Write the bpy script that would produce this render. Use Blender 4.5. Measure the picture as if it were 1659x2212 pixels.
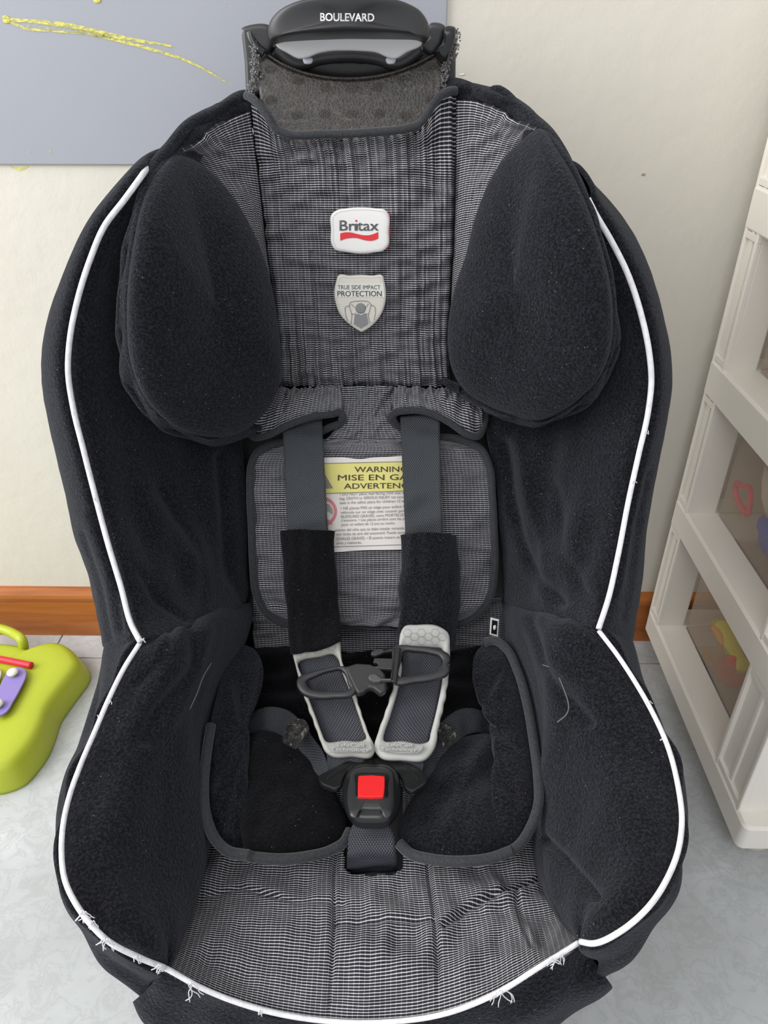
import bpy, bmesh, math, random
import numpy as np
from mathutils import Vector
random.seed(7); rng = np.random.default_rng(7)
for o in list(bpy.data.objects): bpy.data.objects.remove(o)
scn = bpy.context.scene
# ------------------------------------------------------------------ camera
W, H, F = 1659.0, 2212.0, 1618.0
CAMZ, PITCH, YAW = 0.785, math.radians(32.8), 0.0143
cam = bpy.data.objects.new('camera', bpy.data.cameras.new('camera'))
scn.collection.objects.link(cam); scn.camera = cam
cam.location = (0, 0, CAMZ)
cam.rotation_euler = (math.pi/2 - PITCH, 0, YAW)
cam.data.sensor_fit = 'VERTICAL'; cam.data.sensor_height = 24.0
cam.data.lens = 24.0*F/H; cam.data.clip_start = 0.01
# ------------------------------------------------------------------ light
world = bpy.data.worlds.new('world'); scn.world = world; world.use_nodes = True
world.node_tree.nodes['Background'].inputs[0].default_value = (0.97, 0.98, 1.0, 1)
world.node_tree.nodes['Background'].inputs[1].default_value = 0.74
def area(name, loc, target, size, power, color):
    l = bpy.data.lights.new(name, 'AREA'); l.shape = 'RECTANGLE'; l.size = size[0]; l.size_y = size[1]
    l.energy = power; l.color = color
    o = bpy.data.objects.new(name, l); scn.collection.objects.link(o); o.location = loc
    o.rotation_euler = (Vector(target)-Vector(loc)).to_track_quat('-Z', 'Y').to_euler()
    return o
area('window_light', (-1.9, 0.05, 1.55), (0.0, 0.55, 0.4), (1.5, 1.5), 46, (1.0, 0.985, 0.96))
area('room_light', (-0.5, -1.3, 2.2), (0.0, 0.5, 0.4), (1.4, 1.0), 15, (0.95, 0.97, 1.0))
scn.view_settings.view_transform = 'Standard'; scn.view_settings.look = 'None'
scn.view_settings.gamma = 1.0; scn.view_settings.use_curve_mapping = False
scn.view_settings.exposure = 0.07
# ------------------------------------------------------------------ pixel -> world
cp, sp, cy_, sy_ = math.cos(PITCH), math.sin(PITCH), math.cos(YAW), math.sin(YAW)
def ray(px, py):
    x = (px-W/2)/F; y = -(py-H/2)/F
    X, Y, Z = x, cp + y*sp, -sp + y*cp
    return np.array([X*cy_ - Y*sy_, X*sy_ + Y*cy_, Z])
CAM = np.array([0, 0, CAMZ])
def P(px, py, Y):
    r = ray(px, py); return CAM + r*(Y/r[1])
def PZ(px, py, Z):
    r = ray(px, py); return CAM + r*((Z-CAMZ)/r[2])
def PX(px, py, X):
    r = ray(px, py); return CAM + r*(X/r[0])
def C(pts, dy=0.0): return np.array([P(p[0], p[1], p[2]+dy) for p in pts])
def proj(Q):
    Q = np.asarray(Q)-CAM
    x = Q[..., 0]*cy_ + Q[..., 1]*sy_; yh = -Q[..., 0]*sy_ + Q[..., 1]*cy_; z = Q[..., 2]
    d = yh*cp - z*sp; u = yh*sp + z*cp
    return W/2 + F*x/d, H/2 - F*u/d
def plane(a, b, c):
    a, b, c = (P(*q) for q in (a, b, c)); n = np.cross(b-a, c-a); n /= np.linalg.norm(n)
    if n @ (CAM-a) < 0: n = -n
    return a, n
def on(pl, px, py, off=0.0):
    a, n = pl; a = a+n*off; r = ray(px, py); return CAM + r*((a-CAM) @ n/(r @ n))
def lin(a, x): 
    xs = [q[0] for q in a]; ys = [q[1] for q in a]; return np.interp(x, xs, ys)
YB = [(60, .742), (190, .722), (290, .715), (500, .70), (835, .67), (1050, .62), (1200, .59), (1350, .562), (1450, .54)]
def Yb(y): return float(lin(YB, y))
# ------------------------------------------------------------------ curves
def herm(T, pts, t):
    pts = np.asarray(pts, float); T = np.asarray(T, float); n = len(T)
    if n == 1: return np.repeat(pts, len(t), 0)
    d = np.diff(pts, axis=0)/np.diff(T)[:, None]
    m = np.empty_like(pts); m[0] = d[0]; m[-1] = d[-1]
    for i in range(1, n-1):
        h0 = T[i]-T[i-1]; h1 = T[i+1]-T[i]; m[i] = (d[i-1]*h1 + d[i]*h0)/(h0+h1)
    k = np.clip(np.searchsorted(T, t, 'right')-1, 0, n-2); h = T[k+1]-T[k]; s = ((t-T[k])/h)[:, None]; h = h[:, None]
    return (2*s**3-3*s**2+1)*pts[k] + (s**3-2*s**2+s)*h*m[k] + (-2*s**3+3*s**2)*pts[k+1] + (s**3-s**2)*h*m[k+1]
def resample(pts, n, T=None):
    pts = np.asarray(pts, float)
    if T is None:
        L = np.linalg.norm(np.diff(pts, axis=0), axis=1); T = np.concatenate([[0], np.cumsum(np.maximum(L, 1e-6))]); T /= T[-1]
    return herm(T, pts, np.linspace(0, 1, n))
def closed(pts, n):
    pts = np.asarray(pts, float); N = len(pts)
    e = np.vstack([pts[-3:], pts, pts[:4]])
    L = np.linalg.norm(np.diff(e, axis=0), axis=1); T = np.concatenate([[0], np.cumsum(np.maximum(L, 1e-6))])
    a, b = T[3], T[3+N]; t = a+(b-a)*np.arange(n)/n
    return herm(T, e, t)
class Wave:
    def __init__(s, seed, n=14, lo=.5, hi=2.2):
        r = np.random.default_rng(seed); a = r.uniform(0, 2*np.pi, n); k = r.uniform(lo, hi, n)
        s.k = np.stack([np.cos(a)*k, np.sin(a)*k], 1)*2*np.pi; s.p = r.uniform(0, 6.28, n); s.n = n
    def __call__(s, x, y):
        o = 0
        for k, p in zip(s.k, s.p): o = o+np.sin(k[0]*x+k[1]*y+p)
        return o/math.sqrt(s.n/2)
# ------------------------------------------------------------------ materials
def srgb(r, g, b):
    f = lambda c: ((c/255+.055)/1.055)**2.4 if c > 10 else c/255/12.92
    return (f(r), f(g), f(b), 1)
class N:
    def __init__(s, name):
        s.m = bpy.data.materials.new(name); s.m.use_nodes = True; s.t = s.m.node_tree
        s.b = s.t.nodes['Principled BSDF']; s.tc = s.n('ShaderNodeTexCoord')
    def n(s, typ, **kw):
        q = s.t.nodes.new(typ)
        for k, v in kw.items(): setattr(q, k, v)
        return q
    def l(s, a, b): s.t.links.new(a, b)
    def math(s, op, a, b=None, clamp=False):
        q = s.n('ShaderNodeMath', operation=op); q.use_clamp = clamp
        for i, v in enumerate((a, b)):
            if v is None: continue
            if isinstance(v, (int, float)): q.inputs[i].default_value = v
            else: s.l(v, q.inputs[i])
        return q.outputs[0]
    def noise(s, scale, detail=2, rough=.5, coord='Object', sc=None, dist=0):
        q = s.n('ShaderNodeTexNoise'); q.inputs['Scale'].default_value = scale
        q.inputs['Detail'].default_value = detail; q.inputs['Roughness'].default_value = rough; q.inputs['Distortion'].default_value = dist
        v = s.tc.outputs[coord]
        if sc:
            mp = s.n('ShaderNodeMapping'); mp.inputs['Scale'].default_value = sc; s.l(v, mp.inputs[0]); v = mp.outputs[0]
        s.l(v, q.inputs['Vector']); return q.outputs[0]
    def ramp(s, v, stops):
        q = s.n('ShaderNodeValToRGB'); e = q.color_ramp.elements
        while len(e) < len(stops): e.new(.5)
        for i, (p, c) in enumerate(stops): e[i].position = p; e[i].color = c
        s.l(v, q.inputs[0]); return q.outputs[0]
    def mix(s, f, a, b):
        q = s.n('ShaderNodeMix', data_type='RGBA')
        for i, v in ((0, f), (6, a), (7, b)):
            if isinstance(v, (int, float, tuple)): q.inputs[i].default_value = v
            else: s.l(v, q.inputs[i])
        return q.outputs[2]
    def color(s, c):
        if isinstance(c, tuple): s.b.inputs['Base Color'].default_value = c
        else: s.l(c, s.b.inputs['Base Color'])
    def set(s, **kw):
        for k, v in kw.items(): s.b.inputs[k.replace('_', ' ')].default_value = v
    def bump(s, h, strength, dist):
        q = s.n('ShaderNodeBump'); q.inputs['Strength'].default_value = strength; q.inputs['Distance'].default_value = dist
        s.l(h, q.inputs['Height'])
        prev = s.b.inputs['Normal'].links
        if prev: s.l(prev[0].from_socket, q.inputs['Normal'])
        s.l(q.outputs[0], s.b.inputs['Normal'])
def plain(name, col, rough=.5, **kw):
    m = N(name); m.color(col); m.set(Roughness=rough, **kw); return m.m
def fleece(name, dark, light, sheen=.35):
    m = N(name)
    a = m.noise(560, 3, .7); b = m.noise(30, 2)
    c = m.ramp(a, [(.44, dark), (.62, light)])
    c = m.mix(m.math('MULTIPLY', b, .12), c, light)
    sp_ = m.n('ShaderNodeTexVoronoi'); sp_.inputs['Scale'].default_value = 210; m.l(m.tc.outputs['Object'], sp_.inputs['Vector'])
    rare = m.noise(65, 2)
    d = m.math('MULTIPLY', m.math('LESS_THAN', sp_.outputs['Distance'], .085), m.math('GREATER_THAN', rare, .56))
    c = m.mix(m.math('MULTIPLY', d, .55), c, srgb(150, 152, 160))
    m.color(c); m.set(Roughness=.95, Sheen_Weight=sheen, Sheen_Roughness=.45, Specular_IOR_Level=.18)
    m.b.inputs['Sheen Tint'].default_value = (.84, .88, 1, 1)
    m.bump(m.noise(420, 4, .68), 1.0, .0022); m.bump(m.noise(38, 2), .25, .003)
    return m.m
def weave(name, light, dark, wob=.25):
    m = N(name)
    mp = m.n('ShaderNodeSeparateXYZ'); m.l(m.tc.outputs['UV'], mp.inputs[0])
    wn = m.noise(34, 2, coord='UV'); wn = m.math('MULTIPLY', m.math('SUBTRACT', wn, .5), .0010)
    def line(sock, period, width, w=True):
        v = m.math('ADD', sock, wn) if w else sock
        fr = m.math('FRACT', m.math('DIVIDE', v, period))
        tri = m.math('ABSOLUTE', m.math('SUBTRACT', fr, .5))
        return m.math('MULTIPLY', m.math('SUBTRACT', width*.5+.05, tri), 11.0, True)
    hl = line(mp.outputs[1], .0019, .29); vl = line(mp.outputs[0], .0036, .10)
    n1 = m.noise(1.0, 2, sc=(260, 1600, 1), coord='UV')
    br = m.math('ADD', m.math('MULTIPLY', n1, .7), .22)
    v = m.math('MULTIPLY', hl, m.math('ADD', m.math('MULTIPLY', vl, .5), br), True)
    v = m.math('MAXIMUM', v, m.math('MULTIPLY', vl, .13))
    m.color(m.mix(v, dark, light)); m.set(Roughness=.75, Specular_IOR_Level=.3)
    m.bump(hl, .5, .0006); m.bump(m.noise(1, 3, sc=(70, 24, 1), coord='UV'), .3, .003)
    return m.m
def webbing(name, dark, light, rough=.5, k=1.0):
    m = N(name)
    s = m.n('ShaderNodeSeparateXYZ'); m.l(m.tc.outputs['UV'], s.inputs[0])
    u = m.math('DIVIDE', s.outputs[0], .0021/k); v = m.math('DIVIDE', s.outputs[1], .0032/k)
    z = m.math('ADD', m.math('FRACT', m.math('ADD', v, m.math('MULTIPLY', m.math('FLOOR', m.math('MULTIPLY', u, 2)), .5))), 0)
    fu = m.math('ABSOLUTE', m.math('SUBTRACT', m.math('FRACT', m.math('MULTIPLY', u, 2)), .5))
    h = m.math('MULTIPLY', m.math('SINE', m.math('MULTIPLY', z, 3.14159)), m.math('SUBTRACT', 1, fu))
    m.color(m.mix(h, dark, light)); m.set(Roughness=rough, Specular_IOR_Level=.45); m.bump(h, .8, .0009)
    return m.m
BLACKF = fleece('black_fleece', srgb(2, 2, 4), srgb(36, 37, 44), .15)
BLACKF2 = fleece('black_fleece_smooth', srgb(3, 3, 4), srgb(19, 19, 22), .06)
WEAVE = weave('striped_weave', srgb(238, 236, 240), srgb(31, 31, 39))
WEB = webbing('strap_webbing', srgb(34, 36, 40), srgb(82, 86, 92))
WEBD = webbing('shiny_webbing', srgb(22, 23, 27), srgb(80, 82, 92), .4)
def binding():
    m = N('binding_tape'); a = m.noise(600, 2)
    m.color(m.ramp(a, [(.3, srgb(34, 36, 40)), (.7, srgb(52, 54, 58))])); m.set(Roughness=.85, Sheen_Weight=.2); m.bump(a, .5, .0005); return m.m
BIND = binding(); THR0 = plain('pale_thread', srgb(105, 105, 108), .8)
def pipe_white():
    m = N('white_piping'); a = m.noise(140, 4, .7)
    m.color(m.ramp(a, [(.3, srgb(214, 212, 216)), (.6, srgb(240, 240, 243))])); m.set(Roughness=.7); m.bump(m.noise(500, 2), .4, .0006); return m.m
WHITEP = pipe_white()
PLAST = plain('black_plastic', srgb(54, 54, 56), .4)
PLASTS = plain('glossy_black_plastic', srgb(30, 31, 32), .24)
SHELLM = plain('shell_plastic', srgb(32, 32, 34), .5)
SILVER = plain('silver_plastic', srgb(214, 214, 216), .42)
GREYR = plain('grey_rubber', srgb(184, 184, 180), .5)
GREYR2 = plain('warm_grey_rubber', srgb(178, 176, 168), .55)
GREYR3 = plain('grey_rubber_inset', srgb(158, 158, 158), .6)
RED = plain('red_button', srgb(238, 38, 42), .45)
def foam():
    m = N('bead_foam')
    v = m.n('ShaderNodeTexVoronoi', feature='DISTANCE_TO_EDGE'); v.inputs['Scale'].default_value = 340
    m.l(m.tc.outputs['Object'], v.inputs['Vector'])
    c = m.ramp(v.outputs[0], [(0, srgb(104, 95, 86)), (.05, srgb(50, 44, 39)), (.3, srgb(36, 31, 28))])
    m.color(m.mix(m.math('MULTIPLY', m.noise(170, 1), .5), c, srgb(40, 36, 34))); m.set(Roughness=.38)
    m.bump(v.outputs[0], .5, .0008); return m.m
FOAM = foam()
def wallm():
    m = N('cream_wall'); a = m.noise(2.2, 3); 
    m.color(m.ramp(a, [(.3, srgb(219, 214, 202)), (.7, srgb(225, 221, 210))])); m.set(Roughness=.85)
    m.bump(m.noise(55, 4, .6), .25, .003); m.bump(m.noise(9, 2), .2, .01); return m.m
def floorm():
    m = N('marble_tile'); a = m.noise(9, 6, .62, dist=.6); b = m.noise(40, 5, .65, dist=.8)
    c = m.ramp(a, [(.35, srgb(184, 187, 188)), (.6, srgb(198, 201, 203)), (.72, srgb(212, 215, 217))])
    v = m.ramp(b, [(.45, (0, 0, 0, 1)), (.5, (1, 1, 1, 1)), (.56, (0, 0, 0, 1))])
    m.color(m.mix(m.math('MULTIPLY', v, .35), c, srgb(160, 163, 160))); m.set(Roughness=.28); m.bump(b, .05, .001); return m.m
def woodm():
    m = N('varnished_wood'); a = m.noise(5, 5, .6, sc=(1, 14, 14), dist=.4); b = m.noise(14, 6, .7, sc=(1, 30, 30), dist=.8)
    c = m.ramp(a, [(.3, srgb(150, 84, 34)), (.55, srgb(178, 106, 48)), (.75, srgb(192, 122, 62))])
    v = m.ramp(b, [(.62, (0, 0, 0, 1)), (.72, (1, 1, 1, 1))])
    m.color(m.mix(m.math('MULTIPLY', v, .45), c, srgb(96, 46, 18))); m.set(Roughness=.33); return m.m
def boardm():
    m = N('grey_board'); a = m.noise(3, 3)
    m.color(m.ramp(a, [(.3, srgb(160, 164, 172)), (.7, srgb(168, 170, 180))])); m.set(Roughness=.5); m.bump(m.noise(300, 2), .1, .0005); return m.m
def chalkm(name, col, thr):
    m = N(name); a = m.noise(260, 4, .7, sc=(.5, 1, 1.3)); m.color(col); m.set(Roughness=.95)
    t = m.n('ShaderNodeBsdfTransparent'); mx = m.n('ShaderNodeMixShader'); m.l(m.math('MULTIPLY', m.math('SUBTRACT', a, thr), 5, True), mx.inputs[0])
    m.l(t.outputs[0], mx.inputs[1]); m.l(m.b.outputs[0], mx.inputs[2]); m.l(mx.outputs[0], m.t.nodes['Material Output'].inputs[0]); return m.m
def milky(name, col, alpha, rough=.35):
    m = N(name); m.color(col); m.set(Roughness=rough, Alpha=alpha); return m.m
LIME = plain('lime_plastic', srgb(183, 194, 52), .42, Subsurface_Weight=.0)
WHITEPL = plain('white_plastic', srgb(240, 235, 225), .38)
CREAMPL = plain('cream_plastic', srgb(214, 206, 186), .5)
# ------------------------------------------------------------------ objects
origin = {}
def link(name, me, mat, parent=None, smooth=True):
    """mesh in world coordinates -> object with its own origin, parented"""
    if mat: me.materials.append(mat)
    n = len(me.vertices); co = np.empty(n*3); me.vertices.foreach_get('co', co); co = co.reshape(-1, 3)
    c = (co.min(0)+co.max(0))/2; co = co-c; me.vertices.foreach_set('co', co.ravel()); me.update()
    if smooth: me.shade_smooth()
    o = bpy.data.objects.new(name, me); scn.collection.objects.link(o)
    origin[o.name] = c
    if parent: o.parent = parent; o.location = c-origin[parent.name]
    else: o.location = c
    return o
def empty(name, loc, label, cat, group=None):
    o = bpy.data.objects.new(name, None); scn.collection.objects.link(o); o.location = loc; origin[o.name] = np.array(loc, float)
    o.empty_display_size = .05; tag(o, label, cat, group); return o
def tag(o, label=None, cat=None, group=None, kind=None):
    if label: o['label'] = label
    if cat: o['category'] = cat
    if group: o['group'] = group
    if kind: o['kind'] = kind
    return o
def solid(o, t, offset=-1, bevel=0):
    if t: m = o.modifiers.new('solid', 'SOLIDIFY'); m.thickness = t; m.offset = offset
    if bevel:
        b = o.modifiers.new('bevel', 'BEVEL'); b.width = bevel; b.segments = 2; b.limit_method = 'ANGLE'; b.angle_limit = .6
    return o
def gridmesh(name, G, uv=None, mask=None, closeu=False):
    nu, nv = G.shape[:2]; idx = np.arange(nu*nv).reshape(nu, nv)
    a = idx[:-1, :-1]; b = idx[1:, :-1]; c = idx[1:, 1:]; d = idx[:-1, 1:]
    f = np.stack([a, b, c, d], -1).reshape(-1, 4)
    if mask is not None:
        cc = G.reshape(-1, 3)[f].mean(1); x, y = proj(cc); f = f[~mask(x, y)]
    me = bpy.data.meshes.new(name); me.from_pydata(G.reshape(-1, 3).tolist(), [], f.tolist())
    if uv is not None:
        L = me.uv_layers.new(name='UVMap'); L.data.foreach_set('uv', uv.reshape(-1, 2)[f.reshape(-1)].ravel())
    me.update(); return me
def grid(curves, nu, nv, Ts=None, cross=None):
    """curves run along u; interpolated across v -> (nu,nv,3)"""
    R = np.stack([resample(c, nu, None if Ts is None else Ts[i]) for i, c in enumerate(curves)], 0)
    if cross is None:
        L = np.linalg.norm(np.diff(R, axis=0), axis=2).mean(1); cross = np.concatenate([[0], np.cumsum(np.maximum(L, 1e-5))]); cross /= cross[-1]
    t = np.linspace(0, 1, nv); K = R.shape[0]
    return herm(np.array(cross), R.reshape(K, -1), t).reshape(nv, nu, 3).transpose(1, 0, 2)
def normals(G):
    n = np.cross(np.gradient(G, axis=0), np.gradient(G, axis=1)); n /= np.linalg.norm(n, axis=2, keepdims=True)+1e-12
    if ((CAM-G)*n).sum(2).mean() < 0: n = -n
    return n
def metric(G):
    nu, nv = G.shape[:2]
    du = np.linalg.norm(np.diff(G, axis=0), axis=2).mean(1); dv = np.linalg.norm(np.diff(G, axis=1), axis=2).mean(0)
    u = np.concatenate([[0], np.cumsum(du)]); v = np.concatenate([[0], np.cumsum(dv)])
    return np.stack(np.meshgrid(u, v, indexing='ij'), -1)
def crease(pts, w):
    x, y = CUR; d = np.full(np.shape(x), 1e9)
    for (a, b), (c, e) in zip(pts, pts[1:]):
        L2 = (c-a)**2+(e-b)**2; t = np.clip(((x-a)*(c-a)+(y-b)*(e-b))/L2, 0, 1)
        d = np.minimum(d, np.hypot(x-a-t*(c-a), y-b-t*(e-b)))
    return np.exp(-(d/w)**2)
def loft(name, curves, mat, parent, nu=90, nv=60, disp=None, thick=.003, Ts=None, mask=None, swap=False, off=0, cross=None):
    G = grid(curves, nu, nv, Ts, cross); M = metric(G)
    nr = normals(G)
    global CUR
    CUR = proj(G)
    if disp is not None or off:
        U, V = np.meshgrid(np.linspace(0, 1, nu), np.linspace(0, 1, nv), indexing='ij')
        h = (disp(U, V, M[..., 0], M[..., 1]) if disp is not None else 0)+off
        G = G+nr*(h[..., None] if not np.isscalar(h) else h)
    uv = M[..., ::-1] if swap else M
    me = gridmesh(name, G, uv, mask)
    # make faces point to the camera side
    if len(me.polygons):
        p = me.polygons[len(me.polygons)//2]; 
        i = p.vertices[0]; 
        if Vector(p.normal).dot(Vector(nr.reshape(-1, 3)[i])) < 0: me.flip_normals()
    o = link(name, me, mat, parent)
    return solid(o, thick) if thick else o
def tube_mesh(name, pts, r, n=None, seg=8, closedc=False):
    pts = np.asarray(pts, float)
    if n: pts = closed(pts, n) if closedc else resample(pts, n)
    m = len(pts); T = np.gradient(pts, axis=0) if not closedc else np.roll(pts, -1, 0)-np.roll(pts, 1, 0)
    T /= np.linalg.norm(T, axis=1, keepdims=True)+1e-12
    up = np.array([.13, -.7, .7]); A = np.cross(T, up); A /= np.linalg.norm(A, axis=1, keepdims=True)+1e-12; B = np.cross(T, A)
    a = np.arange(seg)*2*np.pi/seg
    rr = np.broadcast_to(np.asarray(r, float), (m,))
    V = pts[:, None]+rr[:, None, None]*(np.cos(a)[None, :, None]*A[:, None]+np.sin(a)[None, :, None]*B[:, None])
    f = []
    for i in range(m if closedc else m-1):
        j = (i+1) % m
        for k in range(seg): l = (k+1) % seg; f.append((i*seg+k, i*seg+l, j*seg+l, j*seg+k))
    if not closedc: f.append(tuple(range(seg))[::-1]); f.append(tuple((m-1)*seg+k for k in range(seg)))
    me = bpy.data.meshes.new(name); me.from_pydata(V.reshape(-1, 3).tolist(), [], f); me.update(); return me
def tube(name, pts, r, mat, parent, n=None, seg=8, closedc=False):
    return link(name, tube_mesh(name, pts, r, n, seg, closedc), mat, parent)
def pad(name, outline, mat, parent, bulge=.012, thick=.012, n=96, nr=16, nrm=None, center=None, pw=2.4, noise=0, sc=25, seed=1, flat=False, noisefn=None):
    """closed outline (3D) -> puffy cushion with a front and a back"""
    global CUR
    R = closed(outline, n) if not flat else np.asarray(outline)
    n = len(R); c = R.mean(0) if center is None else np.asarray(center)
    if nrm is None:
        nrm = np.cross(R-c, np.roll(R, -1, 0)-c).sum(0); nrm /= np.linalg.norm(nrm)
    nrm = np.asarray(nrm, float); nrm /= np.linalg.norm(nrm)
    if nrm @ (CAM-c) < 0: nrm = -nrm
    e1 = np.cross(nrm, [0, 0, 1]); e1 /= np.linalg.norm(e1); e2 = np.cross(e1, nrm)
    rs = np.cos(np.linspace(0, 1, nr)*np.pi/2)[:-1]; rs[0] = 1
    w = Wave(seed); V = []; 
    for s, (hh) in ((1, bulge), (-1, thick)):
        for i, r in enumerate(rs):
            if s == -1 and i == 0: continue
            q = c+(R-c)*r; h = hh*(1-r**pw)**.55*s
            if s == 1 and noise:
                x = q@e1*sc; y = q@e2*sc; h = h+noise*w(x, y)*(1-r**3)
            if s == 1 and noisefn is not None:
                CUR = proj(q); h = h+noisefn(*CUR)*(1-r**6)
            V.append(q+nrm*(h[:, None] if not np.isscalar(h) else h))
        V.append((c+nrm*hh*s)[None])
    k = len(rs); f = []
    # front rings 0..k-1, centre, back rings 1..k-1, centre
    fr = [i*n for i in range(k)]; fc = k*n; bk = [0]+[k*n+1+(i-1)*n for i in range(1, k)]; bc = k*n+1+(k-1)*n
    for rings, cc, sgn in ((fr, fc, 1), (bk, bc, -1)):
        for a, b in zip(rings[:-1], rings[1:]):
            for j in range(n):
                l = (j+1) % n; q = (a+j, a+l, b+l, b+j); f.append(q if sgn == 1 else q[::-1])
        for j in range(n):
            l = (j+1) % n; q = (rings[-1]+j, rings[-1]+l, cc); f.append(q if sgn == 1 else q[::-1])
    V = np.vstack(V)
    me = bpy.data.meshes.new(name); me.from_pydata(V.tolist(), [], f); me.update()
    uv = np.stack([V@e1, V@e2], 1); L = me.uv_layers.new(name='UVMap')
    li = np.empty(len(me.loops), int); me.loops.foreach_get('vertex_index', li); L.data.foreach_set('uv', uv[li].ravel())
    if me.polygons[0].normal.dot(Vector(nrm)) < -0.2 or me.polygons[(k-2)*n].normal.dot(Vector(nrm)) < 0: me.flip_normals()
    return link(name, me, mat, parent)
def plate(name, pts, mat, parent, t=.004, bevel=.001, n=None, towards=True):
    """flat outline given bevelled thickness, going back from the outline"""
    pts = np.asarray(pts, float)
    if n: pts = closed(pts, n)
    me = bpy.data.meshes.new(name); me.from_pydata(pts.tolist(), [], [tuple(range(len(pts)))]); me.update()
    if me.polygons[0].normal.dot(Vector(CAM-pts.mean(0))) < 0: me.flip_normals()
    o = link(name, me, mat, parent, smooth=False); solid(o, t, -1, bevel)
    return o
def ring(name, outer, inner, mat, parent, n=96, thick=.004, puff=.0015, c=None):
    """frame between two closed outlines, rounded on both faces"""
    A = closed(outer, n*3); B = closed(inner, n*3); c = B.mean(0) if c is None else c
    nrm = np.cross(A-c, np.roll(A, -1, 0)-c).sum(0); nrm /= np.linalg.norm(nrm)
    if nrm @ (CAM-c) < 0: nrm = -nrm
    e1 = np.cross(nrm, [0, 0, 1]); e1 /= np.linalg.norm(e1); e2 = np.cross(nrm, e1)
    def byang(Q):
        a = np.arctan2((Q-c)@e2, (Q-c)@e1); o = np.argsort(a); a = a[o]; Q = Q[o]
        t = np.linspace(-np.pi, np.pi, n, endpoint=False)
        return np.stack([np.interp(t, a, Q[:, k], period=2*np.pi) for k in range(3)], 1)
    A, B = byang(A), byang(B); prof = []
    for v, h in ((0, -thick/2), (0, thick*.2), (.12, thick/2), (.5, thick/2+puff), (.88, thick/2), (1, thick*.2), (1, -thick/2), (.5, -thick/2)):
        prof.append(A+(B-A)*v+nrm*h)
    K = len(prof); V = np.vstack(prof); f = []
    for i in range(K):
        for j in range(n): l = (j+1) % n; m2 = (i+1) % K; f.append((i*n+j, i*n+l, m2*n+l, m2*n+j))
    me = bpy.data.meshes.new(name); me.from_pydata(V.tolist(), [], f); me.update()
    bm = bmesh.new(); bm.from_mesh(me); bmesh.ops.recalc_face_normals(bm, faces=bm.faces); bm.to_mesh(me); bm.free()
    return link(name, me, mat, parent)
def box(name, lo, hi, mat, parent=None, bevel=.002, seg=2):
    bm = bmesh.new(); bmesh.ops.create_cube(bm, size=1)
    lo = np.array(lo, float); hi = np.array(hi, float)
    for v in bm.verts: v.co = Vector(((lo+hi)/2+np.array(v.co)*(hi-lo)).tolist())
    if bevel: bmesh.ops.bevel(bm, geom=bm.edges[:], offset=bevel, segments=seg, affect='EDGES', profile=.5)
    me = bpy.data.meshes.new(name); bm.to_mesh(me); bm.free(); return link(name, me, mat, parent, smooth=False)
def joined(name, parts, mat, parent=None, smooth=False):
    """several world-space boxes (lo,hi) as ONE part"""
    bm = bmesh.new()
    for lo, hi, bv in parts:
        r = bmesh.ops.create_cube(bm, size=1); lo = np.array(lo, float); hi = np.array(hi, float); vs = r['verts']
        for v in vs: v.co = Vector(((lo+hi)/2+np.array(v.co)*(hi-lo)).tolist())
        es = list({e for v in vs for e in v.link_edges})
        if bv: bmesh.ops.bevel(bm, geom=es, offset=bv, segments=2, affect='EDGES', profile=.5)
    me = bpy.data.meshes.new(name); bm.to_mesh(me); bm.free(); return link(name, me, mat, parent, smooth=smooth)
def textmesh(s, offset=0.0):
    cu = bpy.data.curves.new('t', 'FONT'); cu.body = s; cu.offset = offset; cu.resolution_u = 3
    o = bpy.data.objects.new('t', cu); scn.collection.objects.link(o); bpy.context.view_layer.update()
    me = bpy.data.meshes.new_from_object(o); bpy.data.objects.remove(o); bpy.data.curves.remove(cu); return me
def lettering(name, items, fn, mat, parent):
    """items: (text, x0, ybase, width_px, height_px, slope, boldness); fn maps pixel -> 3D on the thing's surface"""
    V, Fc = [], []
    for s, x0, yb, w, h, sl, bold in items:
        me = textmesh(s, 0); co = np.array([v.co[:] for v in me.vertices]); 
        ref = .69
        x = (co[:, 0]-co[:, 0].min())/(co[:, 0].max()-co[:, 0].min())*w; y = co[:, 1]/ref*h
        k = bold*h*.95
        for dx, dy in (((0, 0),) if bold < .004 else ((-k, -k*.5), (k, -k*.5), (-k, k*.5), (k, k*.5), (0, 0))):
            b = len(V)
            for a, q in zip(x, y): V.append(fn(x0+a+dx, yb-q+a*sl+dy))
            for p in me.polygons: Fc.append([b+i for i in p.vertices])
        bpy.data.meshes.remove(me)
    me = bpy.data.meshes.new(name); me.from_pydata([list(v) for v in V], [], Fc); me.update()
    return link(name, me, mat, parent, smooth=False)
# ================================================================== THE ROOM
WY = .872
WALLM = wallm(); TILE = floorm()
tag(box('wall_back', (-2.2, WY, -.02), (2.2, WY+.1, 2.4), WALLM, bevel=0), 'cream painted wall behind the seat', None, None, 'structure')
fl = box('floor', (-2.2, -1.5, -.03), (2.2, WY, -.004), plain('grout', srgb(132, 132, 128), .8), bevel=0); tag(fl, 'pale floor of large marbled tiles', None, None, 'structure')
TS = .647; x0 = .139; y0 = .812; j = .0016
tilemesh = {}
for ix in range(-4, 4):
    for iy in range(-4, 1):
        xa, xb = x0+ix*TS+j/2, x0+(ix+1)*TS-j/2; ya, yb = y0+iy*TS+j/2, min(y0+(iy+1)*TS-j/2, WY)
        if iy == 0: ya, yb = y0+j/2, WY
        xa, xb, ya = max(xa, -2.2), min(xb, 2.2), max(ya, -1.5)
        box('tile', (xa, ya, -.004), (xb, yb, 0), TILE, fl, bevel=.0006, seg=1)
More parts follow.
